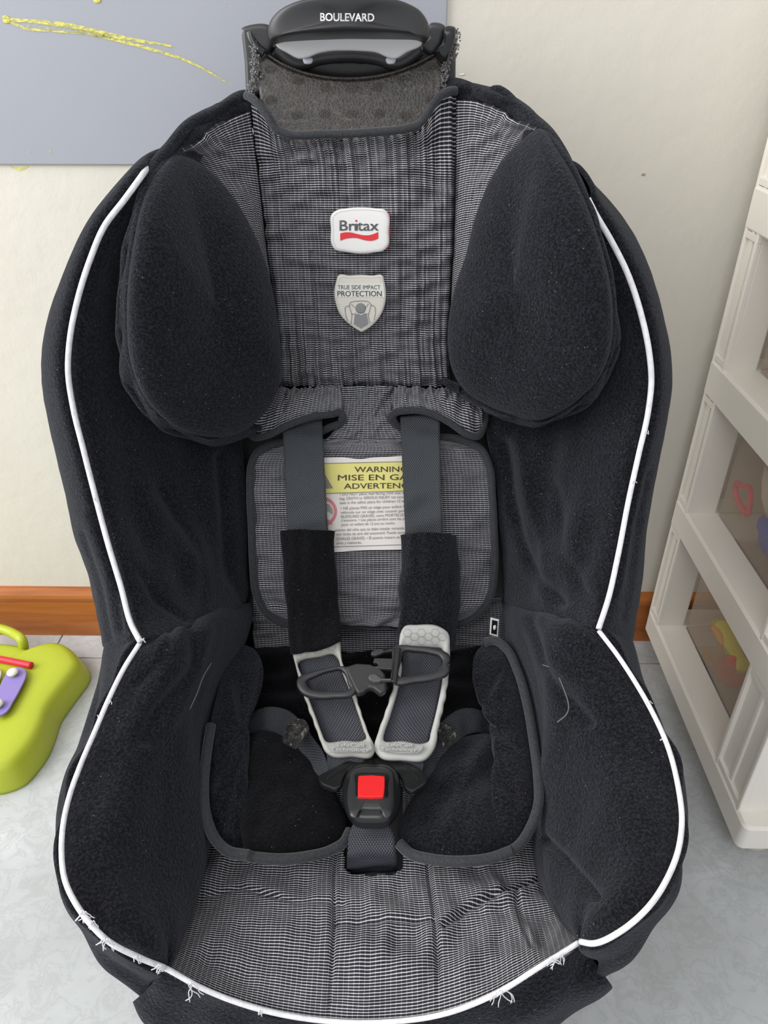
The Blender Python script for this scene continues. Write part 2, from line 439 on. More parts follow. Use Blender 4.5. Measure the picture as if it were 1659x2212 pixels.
# baseboard with a rounded top bead
def baseboard():
    prof = [(WY, 0), (.860, 0), (.860, .062), (.8605, .066), (.8585, .069), (.8575, .074), (.8585, .079), (.862, .084), (.867, .0862), (WY, .0865)]
    V = []; f = []; n = len(prof)
    for x in (-2.2, 2.2): V += [(x, y, z) for y, z in prof]
    for i in range(n): k = (i+1) % n; f.append((i, k, n+k, n+i))
    f += [tuple(range(n)), tuple(range(2*n-1, n-1, -1))]
    me = bpy.data.meshes.new('baseboard_back'); me.from_pydata(V, [], f); me.update()
    return tag(link('baseboard_back', me, woodm(), smooth=False), 'orange-brown varnished wooden baseboard along the back wall', None, None, 'structure')
baseboard()
# chalk board on the wall
bz = P(0, 355, WY-.004)[2]; bx = P(965, 30, WY-.004)[0]
bd = box('chalkboard', (-1.05, WY-.004, bz), (bx, WY-.0005, bz+.62), boardm(), bevel=.0008)
tag(bd, 'blue-grey chalkboard panel with yellow chalk strokes on the wall behind the seat', 'board')
def ribbon(name, edge_a, edge_b, mat, parent, Y, fn=None):
    A = resample(C([(x, y, Y) for x, y in edge_a]), 60); B = resample(C([(x, y, Y) for x, y in edge_b]), 60)
    G = np.stack([A, (A+B)/2, B], 1); me = gridmesh(name, G)
    return link(name, me, mat, parent)
YEL = chalkm('yellow_chalk', srgb(226, 220, 120), .36); YELT = chalkm('faint_yellow_chalk', srgb(212, 208, 140), .47); WHT = chalkm('faint_white_chalk', srgb(205, 205, 200), .5)
CY = WY-.0045
ribbon('chalk_stroke', [(8, 38), (60, 41), (150, 50), (220, 66), (300, 84), (372, 98)], [(8, 47), (60, 49), (150, 62), (220, 78), (300, 92), (375, 103)], YEL, bd, CY)
ribbon('chalk_stroke', [(20, 44), (55, 58), (110, 64), (180, 70), (250, 83), (330, 104), (400, 127), (450, 152), (503, 186)], [(18, 47), (50, 63), (110, 69), (180, 75), (250, 90), (330, 111), (400, 133), (450, 157), (504, 187)], YEL, bd, CY)
ribbon('chalk_stroke', [(60, 50), (150, 60), (240, 76)], [(60, 60), (150, 70), (240, 86)], YELT, bd, CY)
pad('chalk_smudge', [P(x, y, CY) for x, y in ((5, 36), (14, 33), (22, 40), (20, 50), (8, 48))], YEL, bd, .0002, .0001, 20, 4)
pad('chalk_smudge', [P(x, y, CY) for x, y in ((200, -6), (216, -6), (218, 2), (209, 7), (202, 3))], YEL, bd, .0002, .0001, 20, 4)
ribbon('chalk_stroke', [(484, -8), (486, 15)], [(487, -8), (489, 15)], WHT, bd, CY)
ribbon('chalk_stroke', [(64, 320), (60, 328), (64, 333)], [(66, 322), (63, 328), (67, 333)], WHT, bd, CY)
ribbon('chalk_stroke', [(108, 318), (106, 326), (112, 333)], [(111, 318), (109, 326), (115, 331)], YELT, bd, CY)
wall = bpy.data.objects['wall_back']
ribbon('chalk_smudge', [(20, 357), (40, 363), (60, 358)], [(24, 362), (42, 369), (63, 361)], YEL, wall, WY-.0003)
for (mx, my, ms) in ((1390, 377, 5), (150, 1100, 3)):
    pad('wall_mark', [P(mx+ms*a, my+ms*.8*b, WY-.0003) for a, b in ((-1, 0), (0, -.7), (1, 0), (.2, .8))], plain('grey_mark', srgb(165, 155, 145), .9), wall, .0002, .0001, 12, 3)
for (mx, my, ms) in ((998, 161, 7), (994, 180, 5)):
    pad('paint_chip', [P(mx+ms*a, my+ms*.5*b, WY-.0003) for a, b in ((-1, .2), (0, -.8), (1, -.2), (.3, .8))], plain('chalk_white', srgb(236, 232, 224), .9) if 'chalk_white' not in bpy.data.materials else bpy.data.materials['chalk_white'], wall, .0002, .0001, 12, 3)
# ================================================================== CHILD SEAT
seat = empty('child_car_seat', (0, .45, 0), 'black and grey striped child car seat with five point harness standing against the wall', 'car seat')
wv1, wv2, wv3, wv4 = Wave(1), Wave(2), Wave(3), Wave(4)
# ---- outer side curves: px,py,Y
Lpip = [(322, 358, .632), (302, 386, .603), (270, 430, .59), (225, 490, .58), (195, 560, .57), (167, 650, .56), (150, 740, .553), (147, 800, .55), (158, 880, .545), (180, 970, .535), (208, 1080, .52), (235, 1180, .50), (262, 1270, .48), (282, 1345, .457), (303, 1386, .44)]
Lsil = [(372, 315, .655), (350, 322, .65), (292, 368, .64), (235, 430, .625), (185, 505, .61), (150, 580, .60), (122, 650, .595), (99, 735, .59), (96, 800, .585), (103, 870, .58), (112, 920, .575), (128, 990, .565), (150, 1090, .55), (166, 1160, .535), (190, 1225, .525), (205, 1290, .51), (222, 1395, .47)]
Lm1 = [(400, 360, .66), (300, 520, .61), (262, 650, .595), (250, 800, .58), (262, 930, .57), (292, 1080, .548), (320, 1210, .515), (345, 1310, .485), (368, 1368, .458)]
Lm2 = [(440, 380, .69), (400, 600, .65), (395, 800, .63), (405, 950, .612), (420, 1080, .588), (432, 1200, .558), (445, 1290, .527), (462, 1340, .505)]
Lin = [(455, 400, .71), (480, 600, .70), (510, 800, .675), (525, 940, .65), (532, 1050, .63), (535, 1150, .61), (536, 1230, .595), (540, 1300, .575)]
Rpip = [(1270, 430, .605), (1285, 460, .60), (1320, 520, .588), (1355, 590, .575), (1385, 680, .562), (1402, 760, .553), (1407, 820, .55), (1400, 890, .545), (1380, 980, .535), (1358, 1080, .52), (1335, 1200, .495), (1315, 1290, .47), (1293, 1358, .445)]
Rsil = [(1240, 350, .66), (1265, 385, .65), (1312, 432, .64), (1360, 500, .625), (1400, 590, .61), (1425, 680, .60), (1441, 765, .59), (1444, 820, .585), (1436, 880, .58), (1428, 930, .575), (1415, 1000, .565), (1404, 1060, .555), (1391, 1150, .54), (1385, 1230, .525), (1377, 1310, .505), (1366, 1385, .475)]
Rm1 = [(1200, 430, .66), (1260, 600, .60), (1300, 700, .59), (1312, 820, .58), (1300, 930, .57), (1272, 1080, .548), (1255, 1200, .515), (1245, 1290, .49), (1238, 1345, .466)]
Rm2 = [(1130, 430, .69), (1170, 600, .65), (1190, 800, .63), (1190, 950, .61), (1178, 1080, .585), (1170, 1200, .555), (1170, 1300, .52), (1170, 1335, .505)]
Rin = [(1080, 420, .71), (1075, 600, .70), (1055, 800, .675), (1050, 900, .655), (1062, 1000, .635), (1075, 1100, .615), (1085, 1200, .60), (1088, 1300, .575)]
def shift(c, dx=0, dy=0, dz=0): return c+np.array([dx, dy, dz])
def wing(s, pip, sil, m1, m2, inn):
    cp_, cs = C(pip), C(sil); back = shift(cs, .035*s, .05, 0)
    def puff(U, V, a, b):
        base = .007*np.sin(np.pi*np.clip((V-.2)/.8, 0, 1))*np.clip((1-U)*8, 0, 1)
        edge = (.0014*wv1(a*14, b*8)+.0008*wv4(a*34, b*10))*np.clip(1-V/.3, 0, 1)
        folds = .0016*wv2(a*5+b*8, b*11-a*5)*np.clip((V-.3)*3, 0, 1)*(.4+.9*U)*np.clip((1-U)*8, .1, 1)
        groove = -.005*np.exp(-((V-VP)/.018)**2)
        if s > 0: folds = folds-.004*crease([(205, 1110), (250, 1230), (262, 1360)], 7)-.003*crease([(185, 1150), (225, 1270), (238, 1390)], 6)-.005*crease([(470, 990), (480, 1120), (500, 1250), (535, 1300)], 12)-.004*crease([(340, 1060), (420, 1200), (440, 1330)], 14)-.003*crease([(290, 1240), (330, 1300), (400, 1340)], 8)
        else: folds = folds-.005*crease([(1090, 960), (1110, 1080), (1150, 1220), (1215, 1300)], 12)+.004*crease([(1120, 950), (1150, 1080), (1190, 1200)], 16)-.003*crease([(1210, 1060), (1230, 1200), (1290, 1330)], 14)-.003*crease([(1395, 1020), (1365, 1150), (1340, 1300)], 6)-.003*crease([(1378, 1120), (1360, 1230), (1345, 1340)], 5)
        return base+edge+folds+groove
    cs_list = [back, cs, cp_, C(m1), C(m2), C(inn)]
    R = np.stack([resample(c, 40) for c in cs_list]); L = np.linalg.norm(np.diff(R, axis=0), axis=2).mean(1); Tc = np.concatenate([[0], np.cumsum(L)]); VP = (Tc/Tc[-1])[2]
    w = loft('torso_side_bolster', cs_list, BLACKF, seat, 170, 110, puff, .004)
    p = tube('white_piping', C(pip, -.006), .0023, WHITEP, w, 140, 8); p['label'] = 'white piping along the bolster edge'
    return w
wl = wing(1, Lpip, Lsil, Lm1, Lm2, Lin); wr_ = wing(-1, Rpip, Rsil, Rm1, Rm2, Rin)
# ---- lower bolsters
Lp2 = [(303, 1388, .44), (270, 1440, .422), (235, 1510, .40), (205, 1580, .378), (175, 1650, .354), (150, 1720, .332), (136, 1785, .311), (133, 1840, .295), (140, 1900, .278), (172, 1965, .262), (230, 2030, .251), (300, 2068, .250), (355, 2090, .254)]
Ls2 = [(214, 1335, .503), (224, 1388, .475), (205, 1480, .44), (180, 1570, .405), (153, 1650, .38), (134, 1730, .355), (127, 1790, .335), (129, 1850, .315), (133, 1920, .295), (150, 1990, .275), (195, 2048, .264), (250, 2107, .259), (318, 2158, .257)]
Lb1 = [(365, 1370, .455), (320, 1500, .41), (272, 1650, .364), (232, 1790, .318), (236, 1890, .291), (270, 1985, .266), (320, 2045, .256), (357, 2086, .2545)]
Lb2 = [(420, 1355, .478), (385, 1500, .428), (350, 1650, .38), (322, 1800, .333), (322, 1920, .296), (340, 2010, .270), (360, 2083, .2555)]
Lb3 = [(470, 1338, .505), (440, 1470, .458), (415, 1560, .425), (428, 1700, .388), (428, 1820, .346), (408, 1930, .310), (388, 2000, .286), (364, 2083, .257)]
Lb4 = [(545, 1335, .56), (500, 1480, .51), (470, 1600, .462), (462, 1720, .42), (455, 1820, .375), (425, 1930, .328), (400, 2000, .298), (370, 2083, .262)]
Rp2 = [(1293, 1362, .445), (1330, 1410, .43), (1370, 1470, .411), (1410, 1540, .388), (1445, 1620, .361), (1465, 1700, .337), (1473, 1770, .316), (1466, 1832, .298), (1440, 1900, .279), (1400, 1960, .263), (1340, 2012, .256), (1280, 2038, .257), (1254, 2034, .262)]
Rs2 = [(1374, 1328, .503), (1367, 1382, .477), (1400, 1480, .44), (1432, 1560, .41), (1456, 1640, .383), (1473, 1730, .355), (1479, 1800, .332), (1476, 1860, .312), (1469, 1912, .297), (1445, 1980, .277), (1400, 2034, .265), (1350, 2078, .26), (1298, 2110, .262)]
Rb1 = [(1235, 1345, .462), (1290, 1480, .417), (1345, 1620, .373), (1375, 1760, .325), (1372, 1870, .293), (1335, 1960, .270), (1285, 2010, .2635), (1256, 2030, .2635)]
Rb2 = [(1180, 1340, .49), (1215, 1480, .438), (1262, 1620, .39), (1285, 1780, .338), (1285, 1890, .303), (1270, 1970, .28), (1256, 2028, .265)]
Rb3 = [(1125, 1335, .52), (1165, 1480, .46), (1180, 1600, .418), (1172, 1720, .385), (1178, 1820, .35), (1195, 1920, .315), (1222, 1985, .29), (1252, 2028, .267)]
Rb4 = [(1085, 1335, .56), (1105, 1480, .51), (1130, 1600, .462), (1135, 1720, .42), (1145, 1820, .378), (1170, 1920, .33), (1205, 1985, .30), (1250, 2030, .27)]
def lower(s, pip, b1, b2, b3, b4):
    def puff(U, V, a, b):
        base = .012*np.sin(np.pi*np.clip(V/.72, 0, 1))*np.sin(np.pi*np.clip(U, 0, 1))**.5
        f = .0016*wv3(a*5+b*7*s, b*9-a*4)*np.sin(np.pi*V)*np.clip(U*8, 0, 1)
        if s < 0:
            f = f-.007*crease([(1180, 1812), (1225, 1850), (1270, 1900), (1300, 1945)], 9)-.004*crease([(1150, 1345), (1180, 1420), (1240, 1500), (1290, 1560)], 12)+.003*crease([(1180, 1345), (1220, 1420), (1280, 1490)], 16)-.003*crease([(1215, 1340), (1260, 1400), (1310, 1450)], 9)
        else:
            f = f-.005*crease([(410, 1355), (400, 1440), (330, 1530), (300, 1600)], 13)+.003*crease([(440, 1365), (410, 1460), (350, 1560)], 18)-.003*crease([(370, 1370), (350, 1420), (300, 1480)], 9)
        return base+f
    ext = lambda q, k: [(q[0][0], q[0][1]-k, q[0][2]+.004+k*.0006)]+q
    b1, b2, b3, b4 = ext(b1, 6), ext(b2, 14), ext(b3, 22), ext(b4, 34)
    w = loft('leg_side_bolster', [C(pip, .002), C(b1), C(b2), C(b3), C(b4)], BLACKF, seat, 170, 90, puff, .004)
    p = tube('white_piping', C(pip, -.003), .0019, WHITEP, w, 140, 8); p['label'] = 'white piping along the bolster edge'
    return w
ll = lower(1, Lp2, Lb1, Lb2, Lb3, Lb4); lr = lower(-1, Rp2, Rb1, Rb2, Rb3, Rb4)
def skirt(name, pip, sil, dz, ins, par, nseam=0):
    a, b = C(pip, .003), C(sil); n = 24
    A, B = resample(a, n), resample(b, n); Cc = B+np.array([ins[0], ins[1], -dz*.45]); D = B+np.array([ins[0]*2.2, ins[1]*2.4, -dz])
    def puff(U, V, u, v): return .006*np.sin(np.pi*np.clip(V*1.6, 0, 1))+.002*wv4(u*9, v*13)
    return loft(name, [A, B, Cc, D], BLACKF, par, 150, 60, puff, .004)
skirt('leg_side_skirt', Lp2, Ls2, .10, (.012, .02), seat); skirt('leg_side_skirt', Rp2, Rs2, .10, (-.012, .02), seat)
Fp = [(355, 2090, .254), (450, 2141, .247), (560, 2180, .242), (700, 2205, .240), (830, 2208, .239), (960, 2190, .241), (1080, 2142, .248), (1160, 2092, .256), (1252, 2035, .270)]
Fs = [(314, 2150, .262), (318, 2176, .256), (400, 2222, .250), (560, 2280, .244), (830, 2310, .240), (1060, 2270, .244), (1190, 2205, .252), (1260, 2150, .262), (1304, 2108, .27)]
skirt('front_skirt', Fp, Fs, .10, (0, .025), seat)
tube('white_piping', C(Fp, -.002), .0018, WHITEP, seat, 140, 8)['label'] = 'frayed white piping across the front edge'
# ---- striped seat cushion
rows = [[(550, 1440, .548), (820, 1440, .545), (1070, 1440, .548)],
        [(480, 1600, .468), (820, 1600, .46), (1140, 1600, .468)],
        [(445, 1780, .388), (620, 1790, .378), (820, 1790, .376), (1000, 1790, .378), (1165, 1780, .388)],
        [(418, 1890, .346), (620, 1886, .341), (820, 1890, .340), (1000, 1884, .341), (1188, 1880, .348)],
        [(395, 1985, .303), (600, 1992, .299), (820, 2000, .298), (1040, 1985, .302), (1222, 1965, .312)],
        [(374, 2050, .275), (560, 2095, .266), (820, 2110, .262), (1080, 2060, .275), (1240, 2010, .292)], Fp]
def tX(r): x = np.array([q[0] for q in r], float); return (x-x[0])/(x[-1]-x[0])
def slot(x, y): return ((x > 744) & (x < 870) & (y > 1700) & (y < 1890-12*np.abs((x-808)/62)**4+2*np.sin(x/7)))
def seatdisp(U, V, a, b):
    X = 365+U*885
    h = .0014*wv2(U*6, V*5)+.0004*wv3(U*13, V*5)
    for c, k in ((.395, 1), (.66, 1)): h = h-.0035*np.exp(-((U-c)/.006)**2)*(V > .55)
    h = h-.003*np.exp(-((V-.80)/.006)**2)*((U > .395) & (U < .66))-.003*np.exp(-((V-.965)/.005)**2)*((U > .395) & (U < .66))
    h = h+.004*np.sin(np.pi*np.clip((U-.395)/.265, 0, 1))*(V > .6)*.6
    h = h+.0035*np.exp(-((V-.62)/.05)**2)*np.sin(U*21+1)*np.exp(-((U-.5)/.3)**2)
    h = h+.003*np.exp(-(((U-.85)-.25*(V-.75))/.02)**2)*(V > .55)
    h = h-.006*crease([(1192, 1884), (1130, 1915), (1060, 1938), (1010, 1960), (960, 2000)], 7)+.005*crease([(1190, 1900), (1120, 1935), (1050, 1960)], 12)
    h = h-.003*crease([(1115, 1935), (1128, 2000), (1150, 2050)], 5)-.002*crease([(560, 1925), (640, 1945), (740, 1950)], 6)-.002*crease([(450, 1930), (520, 1915), (600, 1935)], 5)
    return h*np.clip((1-V)*14, 0, 1)*np.clip(U*30, 0, 1)*np.clip((1-U)*30, 0, 1)
sc_ = loft('seat_cushion_cover', [C(r) for r in rows], WEAVE, seat, 240, 240, seatdisp, .003, Ts=[tX(r) for r in rows], mask=slot)
sc_['label'] = 'black and white striped fabric covering the seat cushion'
# dark tray below the cushion
trays = [C(r, .0) + np.array([0, .01, -.03]) for r in rows]
loft('seat_pan', trays, SHELLM, seat, 40, 40, None, .004, Ts=[tX(r) for r in rows])
# ---- moulded shell around the back
def shell():
    A = resample(np.vstack([C(Lsil), C(Ls2)[2:10]]), 40); B = resample(np.vstack([C(Rsil), C(Rs2)[2:10]]), 40)
    A = A[np.argsort(-A[:, 2])]; B = B[np.argsort(-B[:, 2])]
    curves = []
    for a, b in zip(A[::3], B[::3]):
        z = (a[2]+b[2])/2; py = proj(np.array([0, .7, z]))[1]; yb = max(a[1]+.03, min(.80, .58+(z-.30)*.46))
        curves.append(np.array([a+[.014, .012, 0], [a[0]*.93, a[1]+.05, z-.0], [a[0]*.72, yb+.02, z], [0, yb+.03, z], [b[0]*.72, yb+.02, z], [b[0]*.93, b[1]+.05, z], b+[-.014, .012, 0]]))
    for dz, k, ya in ((-.05, .92, .03), (-.12, .84, .05)):
        q = curves[-1 if dz == -.05 else -2].copy(); q = last.copy() if dz != -.05 else q; last = curves[-1].copy() if dz == -.05 else last
        q[:, 2] += dz; q[:, 0] *= k; q[:, 1] += np.array([ya, ya, .04, .04, .04, ya, ya]); curves.append(q)
    o = loft('seat_shell', curves, SHELLM, seat, 60, 60, None, .004); return o
shell()
# base resting on the floor
def base():
    bm = bmesh.new()
    lv = [(0, .155, .30, .62), (.012, .16, .295, .635), (.10, .165, .285, .66), (.17, .15, .30, .70), (.22, .12, .36, .70)]
    rings = []
    for z, hx, ya, yb in lv:
        pts = []
        for k in range(40):
            a = 2*math.pi*k/40; ca, sa = math.cos(a), math.sin(a); e = .5
            pts.append(bm.verts.new((hx*math.copysign(abs(ca)**e, ca), (ya+yb)/2+(yb-ya)/2*math.copysign(abs(sa)**e, sa), z)))
        rings.append(pts)
    for a, b in zip(rings, rings[1:]):
        for k in range(40): l = (k+1) % 40; bm.faces.new((a[k], a[l], b[l], b[k]))
    bm.faces.new(rings[0][::-1]); bm.faces.new(rings[-1])
    me = bpy.data.meshes.new('base'); bm.to_mesh(me); bm.free(); link('base', me, SHELLM, seat)
base()
# ---- headrest: centre panel
Lseam = [(538, 222), (548, 300), (560, 400), (571, 500), (582, 600), (592, 700), (600, 838)]
Rseam = [(985, 207), (985, 300), (984, 400), (983, 480), (979, 560), (975, 650), (970, 740), (975, 838)]
def atx(c, y): ys = [q[1] for q in c]; return float(np.interp(y, ys, [q[0] for q in c]))
top = [(538, 222), (560, 236), (578, 256), (592, 278), (612, 289), (700, 294), (800, 290), (880, 281), (905, 273), (922, 252), (936, 228), (955, 212), (985, 207)]
top = [(x, y, Yb(y)) for x, y in top]
crow = [top]
for y in (350, 440, 540, 640, 740, 800, 836):
    a, b = atx(Lseam, y), atx(Rseam, y); Y = Yb(y)
    crow.append([(a+(b-a)*t, y, Y-.004*math.sin(math.pi*t)) for t in np.linspace(0, 1, 7)])
def cdisp(U, V, a, b):
    g = Wave(9, 18, .4, 2.4)
    h = .0022*g(U*16, V*1.1)*(np.exp(-V*5)+.35+1.0*np.exp(-(1-V)*5))*.75
    h = h+.0014*wv2(U*4, V*9)
    h = h-.0045*np.exp(-(V-1)**2/.0004)
    for c in (.245, .84): h = h-.0022*np.exp(-((U-c-.01*np.sin(V*9))/.008)**2)*(V > .45)
    h = h-.005*np.exp(-(U/.014)**2)-.005*np.exp(-((1-U)/.014)**2)
    return h
hc = loft('headrest_panel', [C(r) for r in crow], WEAVE, seat, 200, 220, cdisp, .003, Ts=[tX(r) for r in crow])
hc['label'] = 'striped fabric panel between the headrest wings'
# ---- headrest wings
Lt = [(388, 335, .648), (352, 360, .62), (325, 400, .597), (305, 460, .575), (290, 540, .558), (280, 620, .546), (278, 700, .540), (283, 770, .537), (300, 830, .537), (330, 880, .542), (372, 917, .55), (420, 938, .562), (472, 944, .575), (530, 928, .592), (572, 890, .604), (598, 845, .611), (605, 790, .614), (602, 735, .62), (592, 660, .63), (575, 580, .64), (545, 500, .65), (505, 430, .656), (462, 378, .659), (428, 350, .657)]
Rt = [(1158, 280, .648), (1200, 322, .615), (1240, 390, .59), (1270, 460, .572), (1296, 540, .557), (1314, 620, .546), (1320, 700, .540), (1313, 765, .538), (1290, 820, .54), (1250, 862, .546), (1210, 890, .553), (1165, 908, .562), (1110, 897, .575), (1050, 873, .592), (1003, 840, .604), (980, 800, .612), (971, 750, .618), (974, 680, .628), (988, 615, .638), (1010, 550, .645), (1030, 470, .652), (1060, 392, .658), (1095, 335, .66), (1130, 302, .656)]
def tear(Tt, seed, s):
    o = C(Tt); c = o.mean(0); n = np.array([s*.62, -.72, .12])
    return pad('headrest_wing_pad', o, BLACKF, seat, .020, .03, 160, 40, nrm=n, pw=3.2, noise=.0007, sc=9, seed=seed)
tear(Lt, 5, 1)['label'] = 'black fleece teardrop wing pad in shade'; tear(Rt, 6, -1)['label'] = 'black fleece teardrop wing pad catching the light'
def frow(a, b, bulge, n=6):   # a,b pixel+Y endpoints
    a, b = np.array(a, float), np.array(b, float)
    return [tuple(a+(b-a)*t+np.array([0, 0, -bulge*math.sin(math.pi*t)])) for t in np.linspace(0, 1, n)]
# striped fabric from centre seam to teardrop
Lfa = [(540, 236, .722), (548, 300, .717), (560, 400, .712), (571, 500, .705), (582, 600, .698), (592, 700, .69), (602, 800, .68)]
Lfb = [(388, 331, .652), (440, 345, .668), (495, 400, .672), (545, 480, .668), (580, 575, .66), (598, 650, .65), (612, 740, .64)]
Lfm = [(462, 270, .685), (505, 320, .690), (540, 410, .692), (562, 500, .69), (585, 600, .682), (598, 700, .672), (606, 780, .662)]
Lft = resample(C([(540, 240, .720), (480, 262, .70), (430, 292, .675), (386, 331, .652)]), 30)
Rfa = [(985, 216, .722), (985, 300, .717), (984, 400, .712), (983, 480, .705), (979, 560, .70), (975, 650, .69), (970, 760, .675)]
Rfb = [(1160, 281, .652), (1115, 305, .667), (1070, 370, .672), (1035, 450, .668), (1008, 540, .66), (985, 615, .652), (962, 740, .645)]
def wingfab(fa, fb, topc, s):
    fb = [(x-s*26*min(1, k/1.5), y, Y+.012*min(1, k/2)) for k, (x, y, Y) in enumerate(fb)]
    A, B = resample(C(fa), 30), resample(C(fb), 30); T = resample(topc, 30)
    # Coons patch rows: first row follows the top edge
    rowsW = []
    for i in range(0, 30, 3):
        t = i/29; lin_ = A[i][None]+(B[i]-A[i])[None]*np.linspace(0, 1, 30)[:, None]
        lin0 = A[0][None]+(B[0]-A[0])[None]*np.linspace(0, 1, 30)[:, None]
        rowsW.append(lin_+(T-lin0)*max(0, 1-t*1.4)**1.3)
    def d(U, V, a, b): return .006*np.sin(np.pi*U)**.7*(1-V)**.3+(.0012*wv2(a*40+b*15, b*30)+.0006*wv3(a*90, b*25))*np.sin(np.pi*U)*(1-V)
    return loft('headrest_side_panel', rowsW, WEAVE, seat, 90, 110, d, .003)
wingfab(Lfa, Lfb, Lft, 1)
wingfab(Rfa, Rfb, C([(985, 216, .722), (1040, 219, .705), (1085, 235, .69), (1130, 259, .668), (1160, 281, .652)]), -1)
# fleece rim round the headrest
LrI = [(545, 236, .722), (480, 262, .70), (430, 292, .675), (386, 333, .65), (350, 362, .622), (322, 405, .598), (302, 465, .577), (287, 545, .560), (277, 625, .549), (275, 700, .543), (280, 772, .540), (297, 833, .540), (328, 884, .545), (372, 920, .553), (425, 942, .565), (475, 948, .578), (530, 933, .595)]
LrO = [(540, 211, .73), (500, 216, .715), (455, 235, .70), (410, 262, .68), (370, 299, .655), (345, 325, .64), (308, 380, .612), (288, 435, .59), (268, 515, .572), (252, 600, .560), (247, 690, .553), (250, 760, .55), (264, 825, .55), (292, 877, .555), (332, 917, .563), (382, 946, .575), (430, 960, .585), (472, 961, .60), (515, 950, .612), (545, 932, .62)]
RrI = [(950, 212, .722), (985, 213, .722), (1040, 217, .705), (1086, 232, .69), (1132, 257, .668), (1162, 281, .65), (1204, 321, .617), (1244, 390, .592), (1274, 460, .574), (1300, 540, .559), (1318, 620, .549), (1324, 700, .543), (1317, 768, .541), (1293, 824, .543), (1253, 866, .549), (1212, 893, .556), (1166, 912, .565), (1110, 900, .578), (1050, 877, .60)]
RrO = [(955, 192, .73), (985, 188, .725), (1030, 191, .715), (1062, 197, .70), (1120, 224, .685), (1170, 258, .66), (1212, 302, .635), (1246, 360, .61), (1272, 420, .592), (1294, 490, .578), (1315, 560, .566), (1331, 630, .556), (1339, 700, .552), (1338, 760, .55), (1318, 820, .552), (1278, 872, .558), (1215, 910, .566), (1168, 917, .575), (1110, 906, .588), (1050, 884, .605), (1020, 866, .62)]
def rim(I, O, s):
    a, b = C(I), C(O); a2 = a+np.array([0, .006, 0]); back = resample(b, 60)+np.array([s*.012, .03, 0]); back2 = resample(b, 60)+np.array([s*.03, .055, 0])
    def d(U, V, x, y): return .006*np.sin(np.pi*np.clip((V-.12)*2.4, 0, 1))+.0009*wv4(x*16, y*8)*np.clip(V*4, 0, 1)
    loft('headrest_rim', [a+np.array([0, .014, -.012]), a2, b, back, back2], BLACKF, seat, 190, 60, d, .004)
rim(LrI, LrO, 1); rim(RrI, RrO, -1)
# binding on the notch
tube('binding', C([(532, 206, .722), (545, 213, .716), (563, 232, .710), (582, 257, .706), (595, 277, .704), (612, 286, .703), (700, 290, .702), (800, 286, .702), (880, 277, .702), (903, 270, .703), (919, 252, .705), (933, 229, .708), (950, 208, .712), (968, 198, .716), (985, 196, .72)]), .0034, BIND, seat, 120, 10)['label'] = 'dark binding tape along the top notch'
# ---- flaps below the headrest
FO = -.012
def flap(topc, botc):
    def d(U, V, a, b): return .004*np.sin(np.pi*V)+.0016*Wave(12)(U*12, V*1.0)*(1-V)+.0007*wv2(a*60, b*25)
    return [C([(x, y, Yb(y)+dy) for x, y, dy in topc]), C([(x, y, Yb(y)+dy) for x, y, dy in botc])], d
tL = [(560, 842, -.008), (600, 838, -.006), (650, 836, -.004), (700, 836, -.004), (738, 836, -.004)]
mL = [(545, 890, -.014), (600, 880, -.014), (650, 868, -.012), (700, 866, -.010), (738, 866, -.008)]
bL = [(537, 925, -.010), (548, 944, -.012), (575, 941, -.015), (620, 919, -.016), (670, 901, -.016), (715, 895, -.014), (738, 893, -.010)]
tR = [(850, 836, -.004), (900, 836, -.004), (950, 836, -.006), (985, 838, -.008), (1032, 866, -.008)]
mR = [(850, 866, -.008), (900, 864, -.012), (950, 870, -.014), (1000, 885, -.014), (1040, 900, -.012)]
bR = [(850, 895, -.010), (880, 887, -.014), (930, 892, -.016), (970, 912, -.016), (1008, 937, -.015), (1032, 942, -.012), (1042, 925, -.008)]
for nm, t_, m_, b_ in (('left', tL, mL, bL), ('right', tR, mR, bR)):
    c, d = flap(t_, b_); c.insert(1, C([(x, y, Yb(y)+dy) for x, y, dy in m_]))
    f_ = loft('shoulder_flap', c, WEAVE, seat, 90, 60, d, .004)
    pts = [(x, y, Yb(y)+dy-.002) for x, y, dy in b_]
    if nm == 'left': pts = [(534, 905, Yb(905)-.008)]+pts+[(741, 899, Yb(899)-.012), (738, 912, Yb(912)-.006), (715, 922, Yb(922)-.005), (695, 932, Yb(930)-.004)]
    else: pts = [(868, 925, Yb(925)-.004), (850, 914, Yb(914)-.008), (844, 902, Yb(902)-.012)]+pts+[(1047, 905, Yb(905)-.010), (1046, 880, Yb(880)-.010), (1034, 864, Yb(864)-.010)]
    tube('binding', C(pts), .0035, BIND, f_, 90, 8)
# ---- back panel
bp = [[(738, 834), (790, 834), (850, 834)], [(737, 880), (790, 880), (851, 880)], [(725, 925), (790, 925), (865, 925)]]
bprow = []
for y in (834, 880, 925, 962): 
    a, b = {834: (736, 852), 880: (736, 852), 925: (722, 868), 962: (690, 900)}[y]
    bprow.append([(a+(b-a)*t, y, Yb(y)-.004-.003*math.sin(math.pi*t)) for t in np.linspace(0, 1, 4)])
def bd_(U, V, a, b): return .0012*wv1(a*38+b*26, b*34)+.0006*wv3(a*80, b*70)
loft('centre_tongue', [C(r) for r in bprow], WEAVE, seat, 60, 70, bd_, .003)
ol = [(575, 966), (556, 978), (545, 1000), (541, 1060), (544, 1140), (547, 1220), (555, 1285), (575, 1325), (605, 1345), (660, 1353), (750, 1352), (840, 1350), (940, 1352), (1000, 1346), (1035, 1325), (1058, 1290), (1067, 1240), (1067, 1150), (1063, 1070), (1057, 1010), (1040, 972), (1005, 952), (960, 945), (900, 950), (850, 962), (760, 968), (700, 962), (640, 955)]
